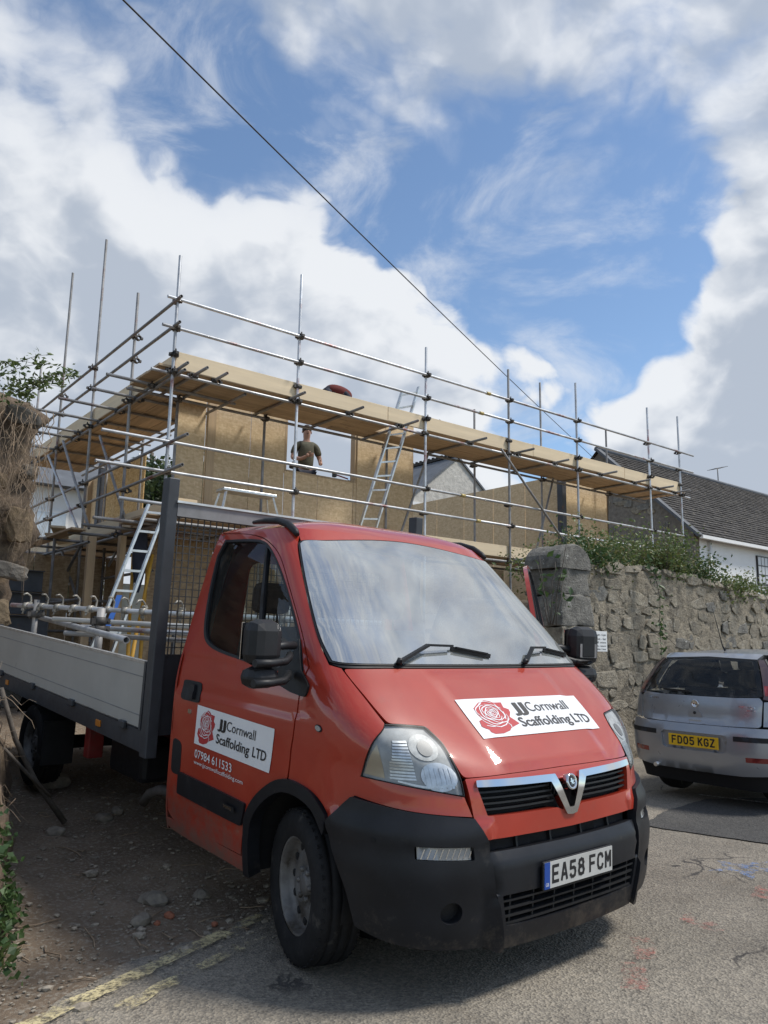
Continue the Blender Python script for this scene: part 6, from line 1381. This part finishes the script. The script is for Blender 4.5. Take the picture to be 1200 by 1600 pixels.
tag(MB().tube([(1.40,6.0,.72),(1.62,6.15,.50),(1.80,6.19,.33)],[.012,.014,.012],6).build('broken_branch',BARK),'thin broken branch resting on the leaning stake','branch')
# ivy at foot of bank
iv=empty('ivy',(1.05,4.35,.05)); tag(iv,'dark green ivy covering the foot of the low bank','ivy'); pts=[]
for k in range(420):
    y=rs.gauss(4.35,.28); xe=float(np.interp(y,[3.9,4.3,5.2],[.98,1.10,1.26])); z=abs(rs.gauss(.12,.22)); 
    if z>.62: continue
    pts.append(Vector((xe-1.05-.16*z+.03*rs.gauss(0,1)+.02,y-4.35,z-.03)))
V,F=leaf_cloud(pts,.042,rs,asp=1.2); tag(link('foliage',mesh('foliage',V,F),LEAFD,iv),None,None,kind='stuff'); s_=MB()
for k in range(12): y=rs.uniform(-.15,.3); s_.tube([(-.06,y,-.03),(-.09,y+.04,.12),(-.13,y+.02*rs.gauss(0,1),.28)],.004,4)
s_.build('stems',BARK,iv)
gr=MB()
for k in range(30):
    y=rs.uniform(3.95,4.15); x=rs.uniform(.90,1.03); a=rs.uniform(-1,1); l=rs.uniform(.05,.12); z0=gz(x,y)-.01
    gr.add([(x-.004,y,z0),(x+.004,y,z0),(x+.5*l*a+.003,y-.2*l,z0+l*.7),(x+l*a,y-.3*l,z0+l*.85)],[(0,1,2),(0,2,3)])
tag(gr.build('grass_tuft',LEAF),'small tuft of green grass below the ivy','grass',kind='stuff')
# ================================================================= LOAD ON THE TRUCK
ti=TR.matrix_basis
def tl2w(p): return ti@T(p)
def wtube(name,p,q,m,label,r=1.0,group=None): return tag(tube(name,tl2w(p),tl2w(q),m,None,r),label,'tube',group)
wtube('scaffold_tube',(-5.75,.85,1.53),(-1.75,-.98,1.555),GALV,'steel tube carrying a row of hanging scaffold fittings on the truck')
wtube('scaffold_tube',(-4.75,.72,1.425),(-2.0,-1.0,1.44),mat('cream_tube',(.46,.45,.42),.5,.3,var=(5,.2)),'pale tube lying above a red banded tube on the truck bed')
wtube('scaffold_tube',(-4.35,.58,1.37),(-1.9,-1.0,1.375),GALV,'red banded steel tube lying across the truck bed')
wtube('scaffold_tube',(-4.55,.66,1.30),(-1.95,-1.0,1.31),GALVD,'dark steel tube lowest of those lying across the truck bed')
wtube('scaffold_tube',(-6.2,.42,1.40),(-2.75,.78,1.335),GALV,'steel tube pointing its open end out over the dropside',1.15)
wtube('rack_post',(-3.93,.56,.86),(-3.93,.56,1.56),GALVD,'upright steel post of the rack on the truck bed',1.5)
wtube('rack_post',(-5.4,.70,.88),(-5.4,.70,1.60),GALVD,'dark upright rack post near the tail of the truck bed',1.2)
wtube('rack_post',(-2.3,-.80,.86),(-2.3,-.80,1.60),GALVD,'dark upright rack post beside the truck headboard',1.2)
def fitting_mesh():
    m=MB(); m.lathe([(.026,-.028),(.036,-.028),(.036,.028),(.026,.028)],'x',10)
    m.tube([(0,.03,.02),(0,.05,.06),(0,.03,.11),(0,-.02,.13),(0,-.06,.11)],.010,6); m.tube([(0,-.02,-.03),(0,-.03,-.09)],.010,6); m.box((0,-.03,-.04),(.03,.03,.03)); m.box((0,.035,.03),(.05,.03,.03)); return m.me('fitting')
FM=fitting_mesh(); FM.materials.append(COUPR); A=tl2w((-5.75,.85,1.53)); B=tl2w((-1.75,-.98,1.555)); dirv=(B-A).normalized()
for k in range(17):
    o=bpy.data.objects.new('scaffold_fitting',FM); COL.objects.link(o); o.matrix_world=Matrix.Translation(A.lerp(B,.05+k*.052))@dirv.to_track_quat('X','Z').to_matrix().to_4x4()@Matrix.Rotation(R(rs.uniform(-35,35)),4,'X')
    tag(o,'steel scaffold coupler clamped on the tube across the truck','coupler','fittings hung along the tube on the truck')
for p,l in (((-3.93,.56,1.37),'heavy clamp on the pale rack post'),((-3.93,.56,1.44),'clamp joining two tubes at the top of the rack post'),((-5.4,.70,1.45),'rusty clamp on the tail rack post')):
    o=bpy.data.objects.new('scaffold_clamp',CM); COL.objects.link(o); o.location=tl2w(p); o.scale=(1.5,1.5,1.4); tag(o,l,'coupler')
bg_=MB().sphere((0,0,0),.16,12,(1.3,.9,.6)).build('canvas_bag',mat('maroon_bag',(.06,.03,.035),.9,bump=(20,.5,.02))); bg_.location=tl2w((-2.5,.75,1.10)); tag(bg_,'dark maroon bag showing over the dropside edge','bag')
# overhead cable
cb_=MB(); P0=Vector((-1.5,5.3,7.75)); P2=Vector((30.0,21.3,9.85)); pts=[]
for i in range(41): t=i/40; p=P0.lerp(P2,t); p.z-=.12*math.sin(math.pi*t); pts.append(p)
tag(cb_.tube(pts,.011,6).build('overhead_cable',CABL),'thin black overhead cable crossing the sky to the cottage','cable')
# ================================================================= PEOPLE
def skin_body(name,J,E_,m,parent=None,sub=2,root=0):
    me=bpy.data.meshes.new(name); me.from_pydata([j[0] for j in J],E_,[]); me.update(); o=bpy.data.objects.new(name,me); COL.objects.link(o)
    md=o.modifiers.new('skin','SKIN'); 
    sl=me.skin_vertices[0].data if len(me.skin_vertices) else None
    if sl is None:
        bm=bmesh.new(); bm.from_mesh(me); bm.verts.layers.skin.verify(); bm.to_mesh(me); bm.free(); sl=me.skin_vertices[0].data
    for i,j in enumerate(J): r=j[1]; sl[i].radius=r if isinstance(r,tuple) else (r,r)
    sl[root].use_root=True
    s=o.modifiers.new('sub','SUBSURF'); s.levels=sub; s.render_levels=sub
    dg=bpy.context.evaluated_depsgraph_get(); dg.update(); m2=bpy.data.meshes.new_from_object(o.evaluated_get(dg)); bpy.data.objects.remove(o); m2.shade_smooth(); m2.materials.clear()
    return link(name,m2,m,parent)
def person(loc,rz,J,E_,bodymat,label,skin_from=None):
    root=empty('person',loc,(0,0,rz)); tag(root,label,'person'); return root
# man in olive T-shirt behind the window opening
P1=empty('person',(7.74,12.25,3.80),(0,0,R(-20))); tag(P1,'person in an olive shirt standing behind the window opening, hands raised at chest','person')
J=[((0,0,.95),.10),((0,0,1.15),.10),((0,.0,1.36),.11),((0,.0,1.46),.07),((0,-.01,1.53),.055),((0,-.02,1.60),(.075,.08)),((0,-.03,1.70),(.08,.098)),((0,-.03,1.79),(.06,.075)),
   ((-.19,0,1.41),.062),((-.27,-.02,1.16),.045),((-.14,-.24,1.10),.038),((-.04,-.29,1.16),.034),((.19,0,1.41),.062),((.28,.0,1.16),.045),((.24,-.22,1.04),.038),((.22,-.30,1.02),.034),
   ((-.10,0,.88),.10),((-.11,-.02,.48),.07),((-.11,.02,.09),.05),((-.11,-.12,.04),.045),((.10,0,.88),.10),((.11,-.02,.48),.07),((.11,.02,.09),.05),((.11,-.12,.04),.045)]
E1=[(0,1),(1,2),(2,3),(3,4),(4,5),(5,6),(6,7),(3,8),(8,9),(9,10),(10,11),(3,12),(12,13),(13,14),(14,15),(0,16),(16,17),(17,18),(18,19),(0,20),(20,21),(21,22),(22,23)]
bd=skin_body('body',J,E1,SKIN,P1)
sh=[((0,0,.88),.155),((0,0,1.15),.165),((0,0,1.34),.175),((0,0,1.46),.10),((-.195,0,1.41),.078),((-.255,-.01,1.22),.070),((.195,0,1.41),.078),((.262,0,1.22),.070)]
skin_body('shirt',sh,[(0,1),(1,2),(2,3),(3,4),(4,5),(3,6),(6,7)],OLIVE,P1)
skin_body('trousers',[((0,0,.94),(.165,.13)),((-.10,0,.86),.12),((-.11,-.02,.48),.09),((-.11,.02,.12),.07),((.10,0,.86),.12),((.11,-.02,.48),.09),((.11,.02,.12),.07)],[(0,1),(1,2),(2,3),(0,4),(4,5),(5,6)],NAVY,P1)
def head_bits(par,c,hair=HAIR):
    cx,cy,cz=c; h=MB(); h.sphere((cx,cy+.015,cz+.045),.105,14,(.88,1.0,.92)); h.build('hair',hair,par)
    f=MB(); f.sphere((cx,cy-.105,cz-.02),.018,8,(.8,1.1,1.3)); f.sphere((cx-.088,cy+.01,cz-.01),.022,8,(.5,.8,1.3)); f.sphere((cx+.088,cy+.01,cz-.01),.022,8,(.5,.8,1.3)); f.build('nose_and_ears',SKIN,par)
    e=MB(); e.sphere((cx-.032,cy-.088,cz+.012),.010,6); e.sphere((cx+.032,cy-.088,cz+.012),.010,6); e.box((cx,cy-.090,cz-.062),(.04,.012,.008)); e.build('eyes_and_mouth',DPNT,par)
head_bits(P1,(0,-.03,1.70))
def hand(par,c,d,s):
    d=Vector(d).normalized(); sd_=Vector((s,0,0)); c=Vector(c); h=MB(); h.sphere(c,.038,10,(1,.8,1.0))
    for k in range(4):
        o=c+d*.03+Vector((0,0,.026-.018*k)); l=(.07,.08,.075,.06)[k]; h.tube([o,o+d*l*.5+sd_*.008,o+d*l*.8+sd_*.03],[.010,.009,.007],6)
    h.tube([c+Vector((0,0,.03)),c+Vector((0,0,.06))+d*.03,c+Vector((0,0,.06))+d*.055],[.012,.010,.008],6); h.build('hand',SKIN,par)
hand(P1,(-.03,-.30,1.17),(.8,-.5,.1),1); hand(P1,(.22,-.32,1.02),(-.3,-.9,0),-1)
for s in (-1,1): MB().box((s*.11,-.06,.045),(.10,.27,.09),bev=.03).build('boot',BOOT,P1)
hm=empty('hammer',(8.02,11.66,4.56),(0,0,R(8))); tag(hm,'black mallet with a red handle lying on the window ledge','hammer'); MB().tube([(0,0,.05),(.34,0,.02)],.014,8).build('handle',REDC,hm); MB().box((-.01,0,.055),(.07,.07,.12),bev=.012).build('head',DPNT,hm)
# second person kneeling and bending forward on the upper deck
P2_=empty('person',(7.60,11.0,5.40),(0,0,R(250))); tag(P2_,'person in a dark top and red cap bending down on the upper deck','person')
J=[((0,.22,.42),(.14,.13)),((0,.05,.54),(.16,.12)),((0,-.15,.56),(.18,.12)),((0,-.26,.50),(.10,.09)),((0,-.34,.45),.06),((0,-.42,.40),(.08,.085)),((0,-.48,.35),(.07,.08)),
   ((-.19,-.22,.48),.065),((-.22,-.30,.25),.05),((-.20,-.36,.05),.038),((.19,-.22,.48),.065),((.22,-.30,.25),.05),((.20,-.36,.05),.038),
   ((-.11,.20,.36),.10),((-.13,-.05,.08),.075),((-.13,.30,.06),.055),((-.13,.40,.04),.045),((.11,.20,.36),.10),((.13,-.05,.08),.075),((.13,.30,.06),.055),((.13,.40,.04),.045)]
E2=[(0,1),(1,2),(2,3),(3,4),(4,5),(5,6),(3,7),(7,8),(8,9),(3,10),(10,11),(11,12),(0,13),(13,14),(14,15),(15,16),(0,17),(17,18),(18,19),(19,20)]
skin_body('body',J,E2,NAVY,P2_); skin_body('jacket',[((0,.24,.42),(.15,.14)),((0,.05,.55),(.175,.135)),((0,-.15,.57),(.195,.135)),((0,-.25,.52),(.12,.10))],[(0,1),(1,2),(2,3)],mat('dark_work_jacket',(.13,.024,.020),.9),P2_)
MB().sphere((0,-.42,.43),.105,12,(.9,1,.8)).build('cap',REDC,P2_); hand(P2_,(-.20,-.37,.03),(0,-1,0),1); hand(P2_,(.20,-.37,.03),(0,-1,0),-1)
